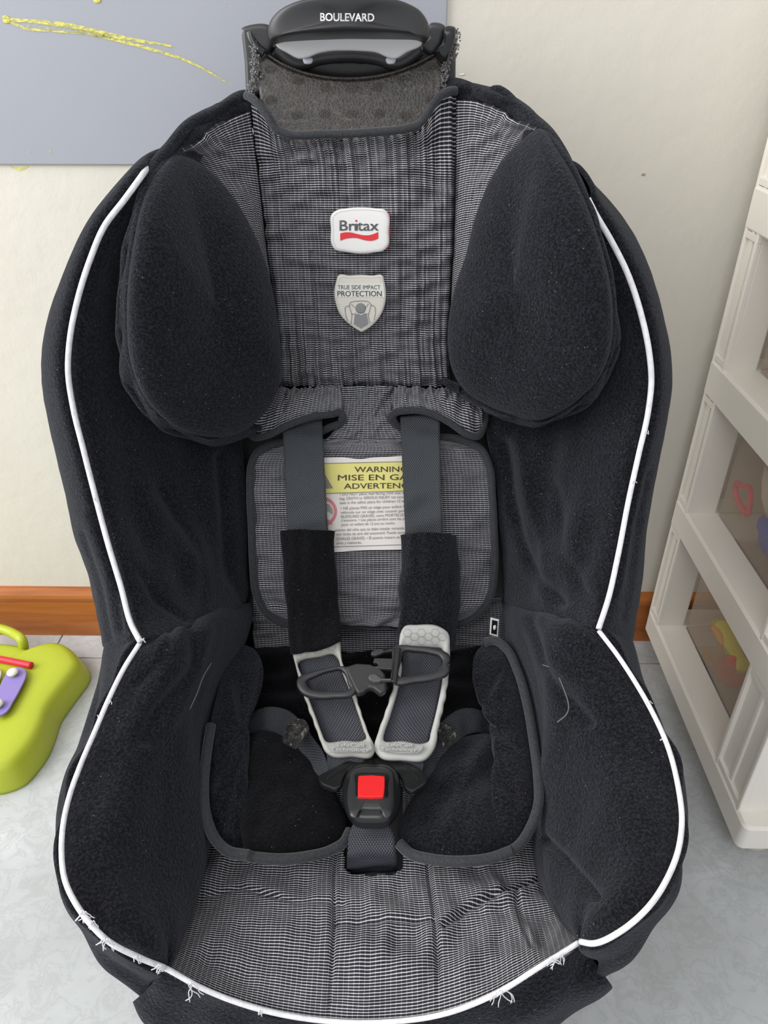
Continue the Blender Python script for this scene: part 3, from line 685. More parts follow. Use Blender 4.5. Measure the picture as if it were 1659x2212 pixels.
ys = (948, 968, 990, 1030, 1100, 1180, 1260, 1310, 1335, 1352)
left = {948: 640, 968: 574, 990: 549, 1030: 542, 1100: 542, 1180: 545, 1260: 551, 1310: 565, 1335: 590, 1352: 650}
right = {948: 960, 968: 1038, 990: 1052, 1030: 1060, 1100: 1065, 1180: 1068, 1260: 1063, 1310: 1045, 1335: 1018, 1352: 950}
pr = [[(left[y]+(right[y]-left[y])*t, y, Yb(y)-.008*math.sin(math.pi*t)**.5) for t in np.linspace(0, 1, 9)] for y in ys]
def pd(U, V, a, b): return .0013*wv2(a*22, b*14)+.0012*wv4(a*12, b*45)*.7+.001*np.sin(np.pi*V)*np.sin(np.pi*U)
bp_ = loft('back_panel', [C(r) for r in pr], WEAVE, seat, 160, 170, pd, .004, Ts=[tX(r) for r in pr], cross=np.array([(y-948)/(1352-948) for y in ys]))
bp_['label'] = 'striped padded panel behind the harness straps'
tube('binding', C([(x, y, Yb(y)-.003) for x, y in ol]), .0038, BIND, bp_, 200, 8, True)
# fabric below panel and dark crease of the seat
lowf = [[(545, 1290, .592), (800, 1290, .592), (1085, 1290, .592)], [(545, 1340, .580), (800, 1345, .578), (1090, 1340, .580)], [(550, 1400, .563), (800, 1412, .560), (1090, 1400, .563)], [(560, 1440, .552), (800, 1450, .548), (1080, 1440, .552)]]
loft('lower_back_fabric', [C(r) for r in lowf[:3]], WEAVE, seat, 120, 40, lambda U, V, a, b: .002*wv2(a*16, b*40)+.0015*np.sin(a*90+b*60), .003, Ts=[tX(r) for r in lowf[:3]])
cr = [[(540, 1395, .562), (800, 1408, .556), (1100, 1395, .562)], [(540, 1450, .535), (800, 1460, .530), (1100, 1450, .535)], [(510, 1540, .490), (800, 1540, .485), (1110, 1540, .490)], [(490, 1640, .446), (800, 1640, .436), (1120, 1640, .446)]]
loft('seat_crease_pad', [C(r) for r in cr], BLACKF2, seat, 90, 50, lambda U, V, a, b: .006*np.sin(np.pi*V)+.003*wv3(a*12, b*18), .006, Ts=[tX(r) for r in cr])
# ---- leg inserts
def insert(name, outl, bulge, nrm, bind=None, seed=1, lab=None, mat=None):
    o = pad(name, C(outl), mat or BLACKF, seat, bulge, .012, 130, 28, nrm=nrm, pw=3, noise=.0010, sc=24, seed=seed, noisefn=lambda x, y: -.004*crease([(1066, 1560), (1110, 1600), (1150, 1628)], 5)-.004*crease([(1082, 1690), (1120, 1712), (1155, 1735)], 5)-.003*crease([(526, 1570), (490, 1600), (450, 1660)], 5)-.003*crease([(1100, 1450), (1070, 1520), (1040, 1560)], 5))
    if bind is not None: tube('binding', C(bind, -.003), .0042, BIND, o, 120, 8)
    if lab: o['label'] = lab
    return o
insert('hip_pad', [(505, 1392, .535), (540, 1398, .53), (562, 1430, .51), (562, 1470, .492), (540, 1510, .475), (527, 1560, .455), (528, 1640, .43), (526, 1720, .40), (524, 1800, .368), (520, 1838, .352), (490, 1832, .350), (462, 1806, .36), (446, 1760, .373), (441, 1700, .395), (448, 1630, .418), (458, 1560, .444), (474, 1490, .475), (488, 1430, .51)], .014, [.75, -.25, .6],
       [(456, 1566, .441), (446, 1630, .414), (440, 1700, .39), (445, 1762, .368), (462, 1808, .354), (492, 1838, .342), (540, 1848, .335)], 3)
insert('thigh_pad', [(528, 1600, .452), (560, 1580, .458), (620, 1596, .45), (672, 1640, .432), (712, 1695, .41), (738, 1740, .392), (752, 1782, .376), (750, 1810, .364), (712, 1832, .352), (650, 1845, .343), (590, 1848, .34), (535, 1842, .344), (520, 1800, .36), (520, 1720, .395), (522, 1650, .428)], .016, [.05, -.35, .9],
       [(515, 1846, .338), (560, 1853, .336), (610, 1856, .336), (665, 1850, .34), (712, 1838, .347), (742, 1820, .355), (756, 1795, .366)], 4, mat=BLACKF2)
insert('hip_pad', [(1060, 1384, .535), (1092, 1402, .522), (1115, 1450, .50), (1134, 1520, .468), (1148, 1600, .435), (1158, 1680, .402), (1158, 1740, .378), (1140, 1788, .363), (1112, 1826, .35), (1088, 1832, .35), (1086, 1760, .38), (1084, 1690, .41), (1074, 1620, .44), (1066, 1560, .462), (1038, 1500, .485), (1026, 1450, .505), (1038, 1400, .53)], .015, [-.75, -.25, .6],
       [(1048, 1388, .53), (1066, 1384, .528), (1094, 1402, .515), (1118, 1450, .493), (1138, 1520, .461), (1152, 1600, .428), (1162, 1680, .396), (1162, 1742, .372), (1144, 1792, .357), (1114, 1832, .343), (1075, 1850, .336)], 5, 'black fleece pad with a dark bound edge beside the right bolster')
insert('thigh_pad', [(1066, 1590, .452), (1020, 1588, .455), (978, 1605, .448), (938, 1650, .428), (900, 1710, .405), (868, 1765, .382), (858, 1800, .368), (872, 1830, .354), (930, 1846, .344), (1000, 1852, .34), (1060, 1846, .343), (1086, 1828, .351), (1088, 1760, .378), (1086, 1690, .41), (1076, 1630, .437)], .016, [-.05, -.35, .9],
       [(1105, 1838, .34), (1060, 1854, .335), (1000, 1861, .333), (930, 1856, .337), (885, 1843, .344), (862, 1822, .352)], 6, mat=BLACKF)
# ---- harness
def strap(name, A, B, mat=WEB, par=None, thick=.0016, sag=.0, nu=70, seed=3):
    w = Wave(seed); return loft(name, [C(A), C(B)], mat, par or seat, nu, 14, lambda U, V, a, b: .0006*w(U*3, V*.6)+sag*np.sin(np.pi*V), thick, swap=True)
s1 = strap('shoulder_strap', [(608, 905, .647), (612, 960, .620), (616, 1050, .596), (621, 1160, .573)], [(695, 900, .647), (698, 960, .620), (703, 1050, .596), (709, 1160, .573)])
s2 = strap('shoulder_strap', [(864, 898, .647), (867, 960, .620), (871, 1050, .596), (876, 1165, .573)], [(950, 895, .647), (951, 960, .620), (953, 1050, .596), (957, 1165, .573)])
def sleeve(A, M, B, seed, mat):
    w = Wave(seed)
    c = [C(A, .006), C(A), C(M), C(B), C(B, .006)]
    return loft('shoulder_pad', c, mat, seat, 90, 60, lambda U, V, a, b: .0007*w(a*14, b*16)+.0004*wv2(a*9, b*40), .004)
sleeve([(607, 1146, .574), (612, 1240, .555), (620, 1330, .531), (630, 1414, .500)], [(666, 1144, .566), (670, 1240, .547), (676, 1330, .526), (684, 1400, .497)], [(724, 1147, .574), (727, 1240, .555), (732, 1320, .533), (737, 1386, .508)], 21, BLACKF2)
sleeve([(863, 1156, .574), (866, 1250, .555), (863, 1340, .537), (864, 1400, .525)], [(925, 1150, .564), (928, 1250, .545), (925, 1340, .530), (925, 1405, .515)], [(988, 1156, .578), (991, 1250, .559), (988, 1340, .541), (984, 1405, .527)], 22, BLACKF)
# lap straps
strap('lap_strap', [(530, 1545, .478), (575, 1527, .478), (612, 1530, .472), (648, 1556, .455), (688, 1610, .43), (716, 1664, .408)], [(528, 1590, .462), (560, 1580, .462), (590, 1588, .455), (630, 1625, .437), (665, 1672, .416), (700, 1712, .398)], WEB)
strap('lap_strap', [(1072, 1560, .478), (1040, 1534, .478), (1000, 1530, .472), (962, 1552, .458), (930, 1610, .432), (908, 1664, .408)], [(1074, 1600, .462), (1040, 1584, .462), (1010, 1588, .455), (978, 1622, .437), (945, 1672, .416), (918, 1700, .402)], WEB)
def grime():
    m = N('worn_adhesive'); a = m.noise(240, 5, .7, dist=.7)
    m.color(m.ramp(a, [(.42, srgb(24, 24, 26)), (.58, srgb(52, 50, 48)), (.68, srgb(150, 144, 134))])); m.set(Roughness=.3); m.bump(a, 1, .003); return m.m
GR = grime()
pad('worn_patch', C([(622, 1566, .441), (636, 1556, .441), (652, 1552, .441), (664, 1562, .436), (668, 1576, .431), (654, 1596, .424), (640, 1618, .416), (624, 1611, .421), (610, 1601, .427), (614, 1584, .434)]), GR, seat, .0015, .001, 40, 8, noise=.0008, sc=300)['label'] = 'torn glue residue on the lap strap'
pad('worn_patch', C([(952, 1560, .447), (972, 1568, .442), (986, 1588, .434), (980, 1600, .430), (962, 1618, .424), (948, 1590, .434)]), GR, seat, .0015, .001, 40, 8, noise=.0008, sc=300)['label'] = 'torn glue residue on the lap strap'
# straps running through the grey frames
def hp(px, py, lift=0):   # harness plane from pad bottom to buckle
    return P(px, py, float(lin([(1340, .533), (1400, .515), (1500, .470), (1640, .414), (1720, .385)], py))-lift)
def HP(pts, lift=0): return np.array([hp(x, y, lift) for x, y in pts])
def strap2(name, A, B, lift, mat, seed=4): 
    w = Wave(seed); return loft(name, [HP(A, lift), HP(B, lift)], mat, seat, 80, 16, lambda U, V, a, b: .0008*np.sin(np.pi*V)+.0004*w(U*3, V), .0016, swap=True)
strap2('harness_strap', [(641, 1412), (655, 1480), (676, 1545), (701, 1605), (706, 1636), (710, 1685)], [(728, 1400), (742, 1450), (768, 1520), (795, 1600), (790, 1640), (715, 1685)], .003, WEBD)
strap2('harness_strap', [(870, 1390), (866, 1450), (848, 1520), (824, 1600), (845, 1640), (905, 1683)], [(957, 1390), (957, 1450), (945, 1530), (925, 1605), (917, 1640), (909, 1683)], .003, WEBD, 6)
GL = [(634, 1385), (680, 1372), (724, 1362), (733, 1380), (740, 1432), (752, 1460), (768, 1500), (782, 1545), (798, 1590), (810, 1622), (804, 1633), (760, 1634), (716, 1633), (704, 1625), (692, 1600), (678, 1562), (664, 1525), (650, 1480), (640, 1445)]
gl = [(645, 1430), (690, 1418), (722, 1414), (728, 1420), (738, 1450), (754, 1488), (770, 1532), (786, 1580), (791, 1597), (786, 1600), (745, 1601), (703, 1601), (696, 1585), (682, 1548), (668, 1510), (656, 1470)]
gr_ = [(872, 1401), (895, 1398), (930, 1398), (955, 1401), (957, 1420), (955, 1470), (945, 1525), (930, 1585), (925, 1603), (918, 1606), (870, 1602), (828, 1598), (829, 1590), (842, 1550), (857, 1500), (868, 1450)]
GRo = [(864, 1372), (874, 1354), (900, 1351), (950, 1355), (968, 1368), (972, 1400), (970, 1450), (962, 1510), (948, 1570), (936, 1622), (920, 1640), (868, 1642), (822, 1636), (808, 1618), (814, 1592), (832, 1540), (850, 1482), (860, 1440), (862, 1400)]
def wavy(pts, n=150, amp=1.0, y0=1470, y1=1600):
    q = closed(np.array([(x, y, 0) for x, y in pts], float), n)[:, :2]; c = q.mean(0)
    r = q-c; L = np.linalg.norm(r, axis=1, keepdims=True); m = ((q[:, 1] > y0) & (q[:, 1] < y1))[:, None]
    return q+r/L*m*amp*np.sin(q[:, 1:2]*2*np.pi/30)
ga = ring('harness_load_frame', HP(wavy(GL), .006), HP(gl, .006), GREYR2, seat, 160, .006, .001, c=hp(718, 1510, .006)); ga['label'] = 'warm grey rubber frame on the left harness strap'
gb = ring('harness_load_frame', HP(wavy(GRo), .006), HP(gr_, .006), GREYR, seat, 160, .006, .001, c=hp(898, 1500, .006)); gb['label'] = 'grey rubber frame on the right harness strap'
for par, q, txt in ((ga, [(703, 1606), (750, 1604), (800, 1603), (805, 1617), (797, 1624), (750, 1625), (712, 1625)], (716, 799)), (gb, [(817, 1611), (830, 1604), (880, 1607), (916, 1609), (912, 1620), (902, 1628), (860, 1627), (822, 1622)], (824, 902))):
    plate('inset_plate', HP(q, .0115), GREYR3, par, .001, .0004)
    x0_, x1_ = txt; 
    o = lettering('lettering', [('SafeCell', x0_+10, 1613, (x1_-x0_)*.72, 7.5, .02, .003), ('Technology', x0_-2, 1622, (x1_-x0_), 7.5, .02, .003)], lambda x, y: hp(x, y, .0125), GREYR, par)
    solid(o, .0006, 1)
# honeycomb relief lines on top of the right frame
def hexes(x0, x1, y0, y1, par, slope=0, mat=GREYR3):
    s = 10.0; V = []; me_all = bmesh.new()
    k = 0
    for cx in np.arange(x0, x1, s*1.5):
        for cyy in np.arange(y0, y1, s*1.732):
            yy = cyy+(s*.866 if k % 2 else 0)
            if yy > y1: continue
            pts = np.array([hp(cx+s*.92*math.cos(a), yy+slope*(cx-x0)+s*.92*math.sin(a), .0118) for a in np.arange(6)*math.pi/3])
            tm = tube_mesh('h', pts, .00028, None, 4, True); me_all.from_mesh(tm); bpy.data.meshes.remove(tm)
        k += 1
    me = bpy.data.meshes.new('honeycomb_relief'); me_all.to_mesh(me); me_all.free(); link('honeycomb_relief', me, mat, par)
hexes(880, 960, 1367, 1390, gb); hexes(655, 728, 1412, 1414, ga, -.25)
# chest clip halves
DL = [(641, 1480), (645, 1464), (660, 1456), (700, 1447), (742, 1441), (752, 1443), (760, 1465), (770, 1492), (764, 1500), (720, 1508), (680, 1508), (655, 1500), (645, 1490)]
dl = [(662, 1472), (680, 1462), (715, 1450), (737, 1448), (742, 1452), (752, 1478), (756, 1488), (748, 1492), (715, 1494), (685, 1493), (668, 1488)]
c1 = ring('chest_clip', HP(DL, .016), HP(dl, .016), PLAST, seat, 100, .004, .0003); c1['label'] = 'left half of the black chest clip, the socket side'
plate('clip_body', HP([(744, 1440), (770, 1432), (800, 1434), (822, 1444), (832, 1455), (834, 1490), (822, 1498), (806, 1486), (796, 1484), (784, 1494), (772, 1497), (762, 1480)], .018), PLAST, c1, .008, .0018)
plate('clip_socket', HP([(786, 1448), (822, 1452), (836, 1468), (838, 1486), (825, 1492), (812, 1480), (796, 1476), (784, 1482)], .013), PLASTS, c1, .006, .0012)
DR = [(851, 1398), (900, 1397), (935, 1400), (958, 1407), (970, 1415), (973, 1426), (969, 1435), (972, 1446), (966, 1458), (940, 1468), (900, 1474), (850, 1475), (846, 1470), (848, 1440)]
dr = [(872, 1408), (900, 1408), (930, 1412), (950, 1419), (954, 1424), (953, 1440), (945, 1447), (915, 1456), (880, 1462), (862, 1462), (860, 1457), (866, 1430)]
c2 = ring('chest_clip', HP(DR, .018), HP(dr, .018), PLAST, seat, 100, .004, .0003); c2['label'] = 'right half of the black chest clip, with prongs'
plate('clip_spine', HP([(851, 1398), (866, 1399), (862, 1436), (857, 1474), (845, 1472), (849, 1436)], .0215), PLASTS, c2, .005, .001)
plate('prong', HP([(801, 1409), (806, 1404), (824, 1402), (830, 1405), (852, 1401), (852, 1405), (830, 1408), (820, 1413), (812, 1416), (802, 1415)], .018), PLAST, c2, .004, .0008)
plate('prong', HP([(808, 1421), (850, 1422), (848, 1446), (804, 1443), (804, 1439), (816, 1438), (816, 1432), (806, 1431)], .018), PLAST, c2, .004, .0008)
o = plate('prong', HP([(795, 1461), (800, 1456), (810, 1455), (820, 1462), (824, 1465), (846, 1465), (846, 1469), (824, 1469), (820, 1472), (808, 1472), (798, 1468)], .021), plain('worn_plastic', srgb(84, 84, 84), .4), c2, .004, .0008)
# tongues and buckle
bpl = plane((700, 1690, .392), (910, 1690, .392), (803, 1775, .352))
def BP(pts, off=0): return np.array([on(bpl, x, y, off) for x, y in pts])
TL = [(689, 1684), (688, 1676), (704, 1666), (735, 1650), (758, 1636), (805, 1638), (806, 1656), (770, 1656), (752, 1664), (742, 1680), (735, 1698), (726, 1703), (708, 1699), (695, 1693)]
TR = [(810, 1638), (868, 1636), (890, 1650), (914, 1667), (925, 1678), (922, 1688), (908, 1700), (885, 1708), (876, 1702), (868, 1682), (858, 1666), (838, 1656), (810, 1656)]
for q, lab in ((TL, 'left tongue plate'), (TR, 'right tongue plate')):
    o = plate('buckle_tongue', BP(q, .007), PLASTS, seat, .005, .0013, n=60); 
o = plate('tongue_slot', BP([(704, 1681), (708, 1676), (732, 1662), (752, 1652), (754, 1656), (730, 1668), (708, 1683)], .0074), plain('dark_slot', srgb(8, 8, 9), .8), seat, .0006, .0002)
o = plate('tongue_slot', BP([(872, 1650), (876, 1648), (902, 1676), (905, 1684), (900, 1684), (890, 1672)], .0074), bpy.data.materials['dark_slot'], seat, .0006, .0002)
bko = [(740, 1708), (744, 1684), (752, 1668), (768, 1657), (805, 1654), (842, 1657), (858, 1669), (865, 1688), (867, 1712), (864, 1742), (855, 1760), (840, 1774), (803, 1778), (766, 1774), (750, 1758), (742, 1736)]
bk = pad('buckle', BP(bko, .004), PLASTS, seat, .008, .014, 90, 12, nrm=bpl[1], pw=6)
pad('buckle_face', BP([(763, 1664), (776, 1659), (804, 1657), (832, 1659), (844, 1666), (850, 1690), (852, 1716), (850, 1744), (840, 1766), (832, 1768), (826, 1752), (803, 1750), (774, 1752), (768, 1768), (760, 1766), (752, 1744), (750, 1716), (754, 1690)], .011), plain('satin_black_plastic', srgb(52, 53, 54), .3), bk, .003, .002, 90, 10, nrm=bpl[1], pw=7)
pad('button_recess', BP([(768, 1672), (804, 1669), (836, 1671), (838, 1698), (835, 1724), (803, 1726), (771, 1724), (768, 1698)], .0140), PLASTS, bk, .0004, .001, 60, 6, nrm=bpl[1], pw=9)
plate('release_button', BP([(774, 1677), (776, 1675), (803, 1674), (829, 1676), (831, 1678), (831, 1700), (829, 1718), (827, 1720), (803, 1721), (775, 1720), (773, 1718), (773, 1698)], .0165), RED, bk, .003, .0006)['label'] = 'red square release button'
strap('crotch_strap', [(772, 1748, .365), (764, 1775, .360), (753, 1805, .353), (750, 1840, .345), (751, 1890, .352)], [(827, 1748, .365), (836, 1775, .360), (850, 1805, .353), (855, 1840, .345), (855, 1890, .352)], WEBD, sag=.001)
tube('opened_seam', C([(457, 1432, .465), (440, 1460, .452), (425, 1500, .436), (410, 1532, .426)], -.010), .0004, THR0, ll, 30, 5)
tube('opened_seam', C([(1172, 1436, .468), (1196, 1446, .456), (1216, 1484, .439), (1223, 1544, .414), (1204, 1560, .41)], -.016), .0005, THR0, lr, 40, 5)
# ---- sewn labels
lp = plane((720, 460, Yb(460)-.0125), (840, 460, Yb(460)-.0125), (780, 545, Yb(545)-.0125))
LP = lambda pts, off=0: np.array([on(lp, x, y, off) for x, y in pts])
CLOTHW = plain('white_label', srgb(236, 234, 232), .7); CLOTHG = plain('cream_label', srgb(216, 212, 202), .75); INK = plain('grey_ink', srgb(134, 136, 138), .7); INKR = plain('red_ink', srgb(222, 48, 54), .6)
bo = [(717, 462), (724, 456), (748, 450), (780, 448), (812, 450), (834, 455), (839, 462), (840, 500), (838, 532), (832, 539), (805, 546), (780, 548), (745, 544), (722, 538), (717, 530), (715, 497)]
lb = pad('brand_patch', LP(bo), CLOTHW, seat, .0012, .006, 90, 6, nrm=lp[1], pw=14); lb['label'] = 'white rounded cloth patch with red wave and grey lettering'
plate('red_backing', LP([(836, 456), (842, 462), (843, 500), (841, 532), (834, 538)], -.001), INKR, lb, .001, .0003)
lettering('lettering', [('Br', 734, 498, 32, 22, 0, .03), ('tax', 772.5, 498, 45, 22, -.0, .03), ('\u0131', 766.5, 498, 6, 22, 0, .03)], lambda x, y: on(lp, x, y, .0016), INK, lb)
pad('red_dot', LP([(767, 477), (769.5, 474.5), (772, 477), (769.5, 479.5)], .0016), INKR, lb, .0002, .0001, 16, 3, nrm=lp[1])
wa = [(735, 504), (745, 502), (757, 502), (770, 505), (785, 508), (797, 508), (808, 505), (817, 501)]; wb = [(735, 520), (745, 516), (757, 514), (770, 514), (785, 518), (797, 520), (808, 519), (817, 515)]
me = gridmesh('red_wave', np.stack([resample(LP(wa, .0017), 40), resample(LP(wb, .0017), 40)], 1)); link('red_wave', me, INKR, lb)
def stitches(path, par, mat, fn, step=5, ln=3, wd=.7):
    p = closed(np.array([(x, y, 0) for x, y in path], float), 400)[:, :2]; V, Fc = [], []; acc = 0
    d = np.linalg.norm(np.diff(p, axis=0), axis=1); s = np.concatenate([[0], np.cumsum(d)])
    for t in np.arange(0, s[-1], step):
        a = np.array([np.interp(t, s, p[:, 0]), np.interp(t, s, p[:, 1])]); b = np.array([np.interp(t+ln, s, p[:, 0]), np.interp(t+ln, s, p[:, 1])])
        n = np.array([-(b-a)[1], (b-a)[0]]); n = n/(np.linalg.norm(n)+1e-9)*wd; k = len(V)
        for q in (a+n, b+n, b-n, a-n): V.append(list(fn(*q)))
        Fc.append((k, k+1, k+2, k+3))
    me = bpy.data.meshes.new('stitching'); me.from_pydata(V, [], Fc); me.update(); o = solid(link('stitching', me, mat, par, smooth=False), .0004, 0); o['kind'] = 'stuff'
THR = plain('grey_thread', srgb(222, 220, 216), .8)
cen = np.array([778, 498.]); stitches([tuple(cen+(np.array(q)-cen)*np.array([.93, .91])) for q in bo], lb, THR, lambda x, y: on(lp, x, y, .0015))
sp2 = plane((720, 600, Yb(600)-.012), (840, 600, Yb(600)-.012), (780, 710, Yb(710)-.012))
SP = lambda pts, off=0: np.array([on(sp2, x, y, off) for x, y in pts])
so = [(731, 595), (755, 595), (780, 594), (805, 595), (826, 595), (831, 610), (834, 635), (831, 660), (820, 685), (804, 703), (788, 714), (781, 717), (773, 713), (754, 700), (735, 680), (725, 655), (722, 630), (726, 608)]
sh = pad('shield_patch', SP(so), CLOTHG, seat, .001, .005, 120, 6, nrm=sp2[1], pw=16); sh['label'] = 'cream shield shaped cloth patch with grey print'
lettering('lettering', [('TRUE SIDE IMPACT', 729.5, 625, 92, 9, -.0, .008), ('PROTECTION', 729, 640, 95.5, 11.5, 0, .025)], lambda x, y: on(sp2, x, y, .0016), INK, sh)
plate('print_band', SP([(729, 612), (828, 612), (831, 642), (725, 642)], .0013), plain('pale_print', srgb(226, 223, 214), .75), sh, .0001, 0)
pad('figure_print', SP([(779+11*math.cos(a), 666+11*math.sin(a)) for a in np.arange(12)*math.pi/6], .0016), INK, sh, .0002, .0001, 40, 4, nrm=sp2[1])
plate('figure_print', SP([(766, 682), (769, 679), (774, 678), (780, 681), (786, 678), (791, 679), (793, 683), (796, 700), (780, 710), (764, 701)], .0016), INK, sh, .0001, 0)
ln_ = plain('line_ink', srgb(120, 120, 118), .7)
for L in ([(758, 700), (760, 680), (755, 660), (756, 654), (766, 651), (780, 650), (796, 652), (801, 656), (800, 665), (796, 680), (799, 698)], [(751, 693), (746, 675), (746, 664), (755, 660)], [(808, 691), (811, 672), (809, 662), (801, 659)], [(759, 657), (766, 664)], [(796, 656), (790, 664)], [(760, 678), (766, 679), (769, 676)], [(795, 677), (791, 679), (787, 676)]):
    tube('line_print', SP(L, .0017), .00022, ln_, sh, 24, 4)
cen = np.array([779, 640.]); stitches([tuple(cen+(np.array(q)-cen)*np.array([.92, .90])) for q in so], sh, THR, lambda x, y: on(sp2, x, y, .0014))
# warning label
wp = plane((700, 990, Yb(990)-.0135), (870, 990, Yb(990)-.0135), (780, 1190, Yb(1190)-.0135))
WP = lambda pts, off=0: np.array([on(wp, x, y, off) for x, y in pts])
wl0 = [(640, 993), (690, 989), (740, 988), (778, 992), (800, 989), (866, 985), (940, 985), (940, 1187), (866, 1187), (800, 1188), (760, 1190), (722, 1193), (640, 1196)]
wlab = plate('warning_label', WP(wl0), plain('label_cloth', srgb(224, 218, 212), .7), seat, .0008, 0); wlab['label'] = 'printed cloth warning label, yellow headed, partly behind the straps'
plate('yellow_heading', WP([(634, 1003), (700, 1001), (780, 998), (868, 996), (928, 996), (928, 1059), (868, 1061), (780, 1063), (703, 1066), (636, 1068)], .0003), plain('yellow_print', srgb(222, 214, 128), .7), wlab, .0001, 0)
def linep(pts, w=.7, mat=ln_): 
    for a, b in zip(pts, pts[1:]):
        n = np.array([-(b[1]-a[1]), b[0]-a[0]], float); n = n/np.linalg.norm(n)*w
        plate('printed_rule', WP([(a[0]+n[0], a[1]+n[1]), (b[0]+n[0], b[1]+n[1]), (b[0]-n[0], b[1]-n[1]), (a[0]-n[0], a[1]-n[1])], .0006), mat, wlab, .0001, 0)
linep([(634, 1003), (928, 996)]); linep([(636, 1068), (928, 1059)]); linep([(640, 1184), (928, 1175)], .6)
WINK = plain('brown_grey_ink', srgb(120, 112, 100), .7); SINK = plain('faded_ink', srgb(128, 124, 126), .7)
lettering('lettering', [('WARNING', 766, 1020, 114, 11.5, -.01, .022), ('MISE EN GARDE', 730, 1038, 206, 12, -.01, .022), ('ADVERTENCIA', 743, 1056, 163, 11.5, -.012, .022)], lambda x, y: on(wp, x, y, .0007), WINK, wlab)
sm = [('\u2022 DO NOT place rear-facing child seat on front', 734, 1071, 162, 6), ('bag. DEATH or SERIOUS INJURY can occur. The', 734, 1080, 158, 6), ('seat is the safest place for children 12 and under.', 734, 1089, 170, 6),
      ('\u2022 NE placez PAS un si\u00e8ge pour enfant faisant', 736, 1101, 156, 6), ('v\u00e9hicule sur un si\u00e8ge avec coussin gonflable.', 736, 1110, 158, 6), ('BLESSURES GRAVES, voire MORTELLES', 737, 1119, 138, 6), ('s\u2019ensuivre. \u2022 Les places arri\u00e8re sont les plus', 737, 1127, 145, 6), ('pour un enfant de 12 ans ou moins.', 738, 1136, 115, 6),
      ('asiento del ni\u00f1o que se debe instalar mirando', 723, 1148, 150, 6), ('con bolsa de aire del autom\u00f3vil. Puede causar', 727, 1157, 152, 6), ('ONALES GRAVES. \u2022 El asiento trasero es', 727, 1167, 136, 6), ('a\u00f1os y menores.', 727, 1176, 54, 6)]
lettering('lettering', [(s, x, y, w, h, -.03, .0) for s, x, y, w, h in sm], lambda x, y: on(wp, x, y, .0007), SINK, wlab)
plate('warning_triangle', WP([(660, 1058), (720, 1055), (698, 1018), (692, 1014)], .0005), plain('triangle_ink', srgb(140, 134, 126), .7), wlab, .0001, 0)
cc = np.array([696, 1105]); ring('prohibition_ring', WP([tuple(cc+32*np.array([math.cos(a), math.sin(a)])) for a in np.arange(16)*math.pi/8], .0005), WP([tuple(cc+26*np.array([math.cos(a), math.sin(a)])) for a in np.arange(16)*math.pi/8], .0005), plain('pink_ink', srgb(214, 128, 132), .7), wlab, 60, .0003, 0)
plate('seat_pictogram', WP([(698, 1086), (712, 1090), (719, 1100), (719, 1112), (708, 1104), (700, 1106)], .0005), plain('pictogram_ink', srgb(165, 158, 148), .7), wlab, .0001, 0)
linep([(706, 1122), (718, 1132)], 1.6, bpy.data.materials['pink_ink'])
# small side tag
tp = plane((1062, 1340, .545), (1082, 1332, .548), (1064, 1370, .54))
tg = plate('side_tag', np.array([on(tp, *q) for q in ((1060, 1334), (1078, 1338), (1076, 1376), (1058, 1371))]), CLOTHW, seat, .0008, .0002); plate('tag_face', np.array([on(tp, *q, .0005) for q in ((1063, 1339), (1075, 1342), (1073, 1371), (1061, 1368))]), PLASTS, tg, .0002, 0)
pad('tag_print', [on(tp, *q, .0009) for q in ((1066, 1352), (1070, 1350), (1072, 1356), (1068, 1362))], CLOTHW, tg, .0002, .0001, 16, 3)
# ---- plastic head of the shell
YH = .70
back = plate('shell_top', C([(520, 66, .775), (540, 62, .775), (585, 55, .775), (750, 40, .775), (927, 54, .775), (985, 59, .775), (985, 130, .772), (984, 215, .768), (900, 300, .765), (640, 300, .765), (531, 215, .768), (527, 130, .772)]), PLAST, seat, .02, .003)
back['label'] = 'black plastic top of the shell above the cover'
hood = [(579, 66), (582, 50), (598, 28), (632, 8), (690, -4), (752, -8), (815, -4), (880, 8), (912, 28), (925, 50), (928, 70), (924, 84), (905, 78), (860, 73), (800, 70), (750, 69), (700, 71), (640, 76), (600, 82), (584, 86)]
def bulge(x): return .012*(1-((x-752)/176)**2)
hd = pad('handle_hood', np.array([P(x, y, YH-bulge(x)+.014*((y-40)/60)*0) for x, y in hood]), PLAST, seat, .008, .035, 120, 16, nrm=[0, -1, .25], pw=9); hd['label'] = 'black plastic handle hood with white lettering'
# lettering on the hood
hb = bpy.data.objects[hd.name]
def hoodfn(x, y): return P(x, y, YH-bulge(x)-.0115)
lettering('lettering', [('BOULEVARD', 692, 45, 116, 17, .01, .028)], hoodfn, plain('white_ink', srgb(240, 240, 240), .5), hd)
lev = [(590, 88), (596, 82), (650, 76), (700, 72), (750, 71), (800, 71), (860, 75), (912, 82), (916, 90), (912, 98), (880, 115), (852, 130), (840, 128), (815, 117), (780, 113), (750, 112), (715, 113), (688, 118), (662, 128), (649, 130), (620, 117), (597, 102)]
lv = plate('release_lever', np.array([P(x, y, .708+(y-70)*.00012) for x, y in lev]), SILVER, seat, .02, .004, n=90); lv.modifiers['bevel'].segments = 4; lv['label'] = 'silver grey release lever under the handle hood'
for x in (665, 844): pad('lever_catch', C([(x-11, 128, .722), (x+11, 128, .722), (x+9, 136, .722), (x, 139, .722), (x-8, 137, .722)]), plain('pale_plastic', srgb(205, 208, 216), .4), lv, .002, .003, 24, 5)
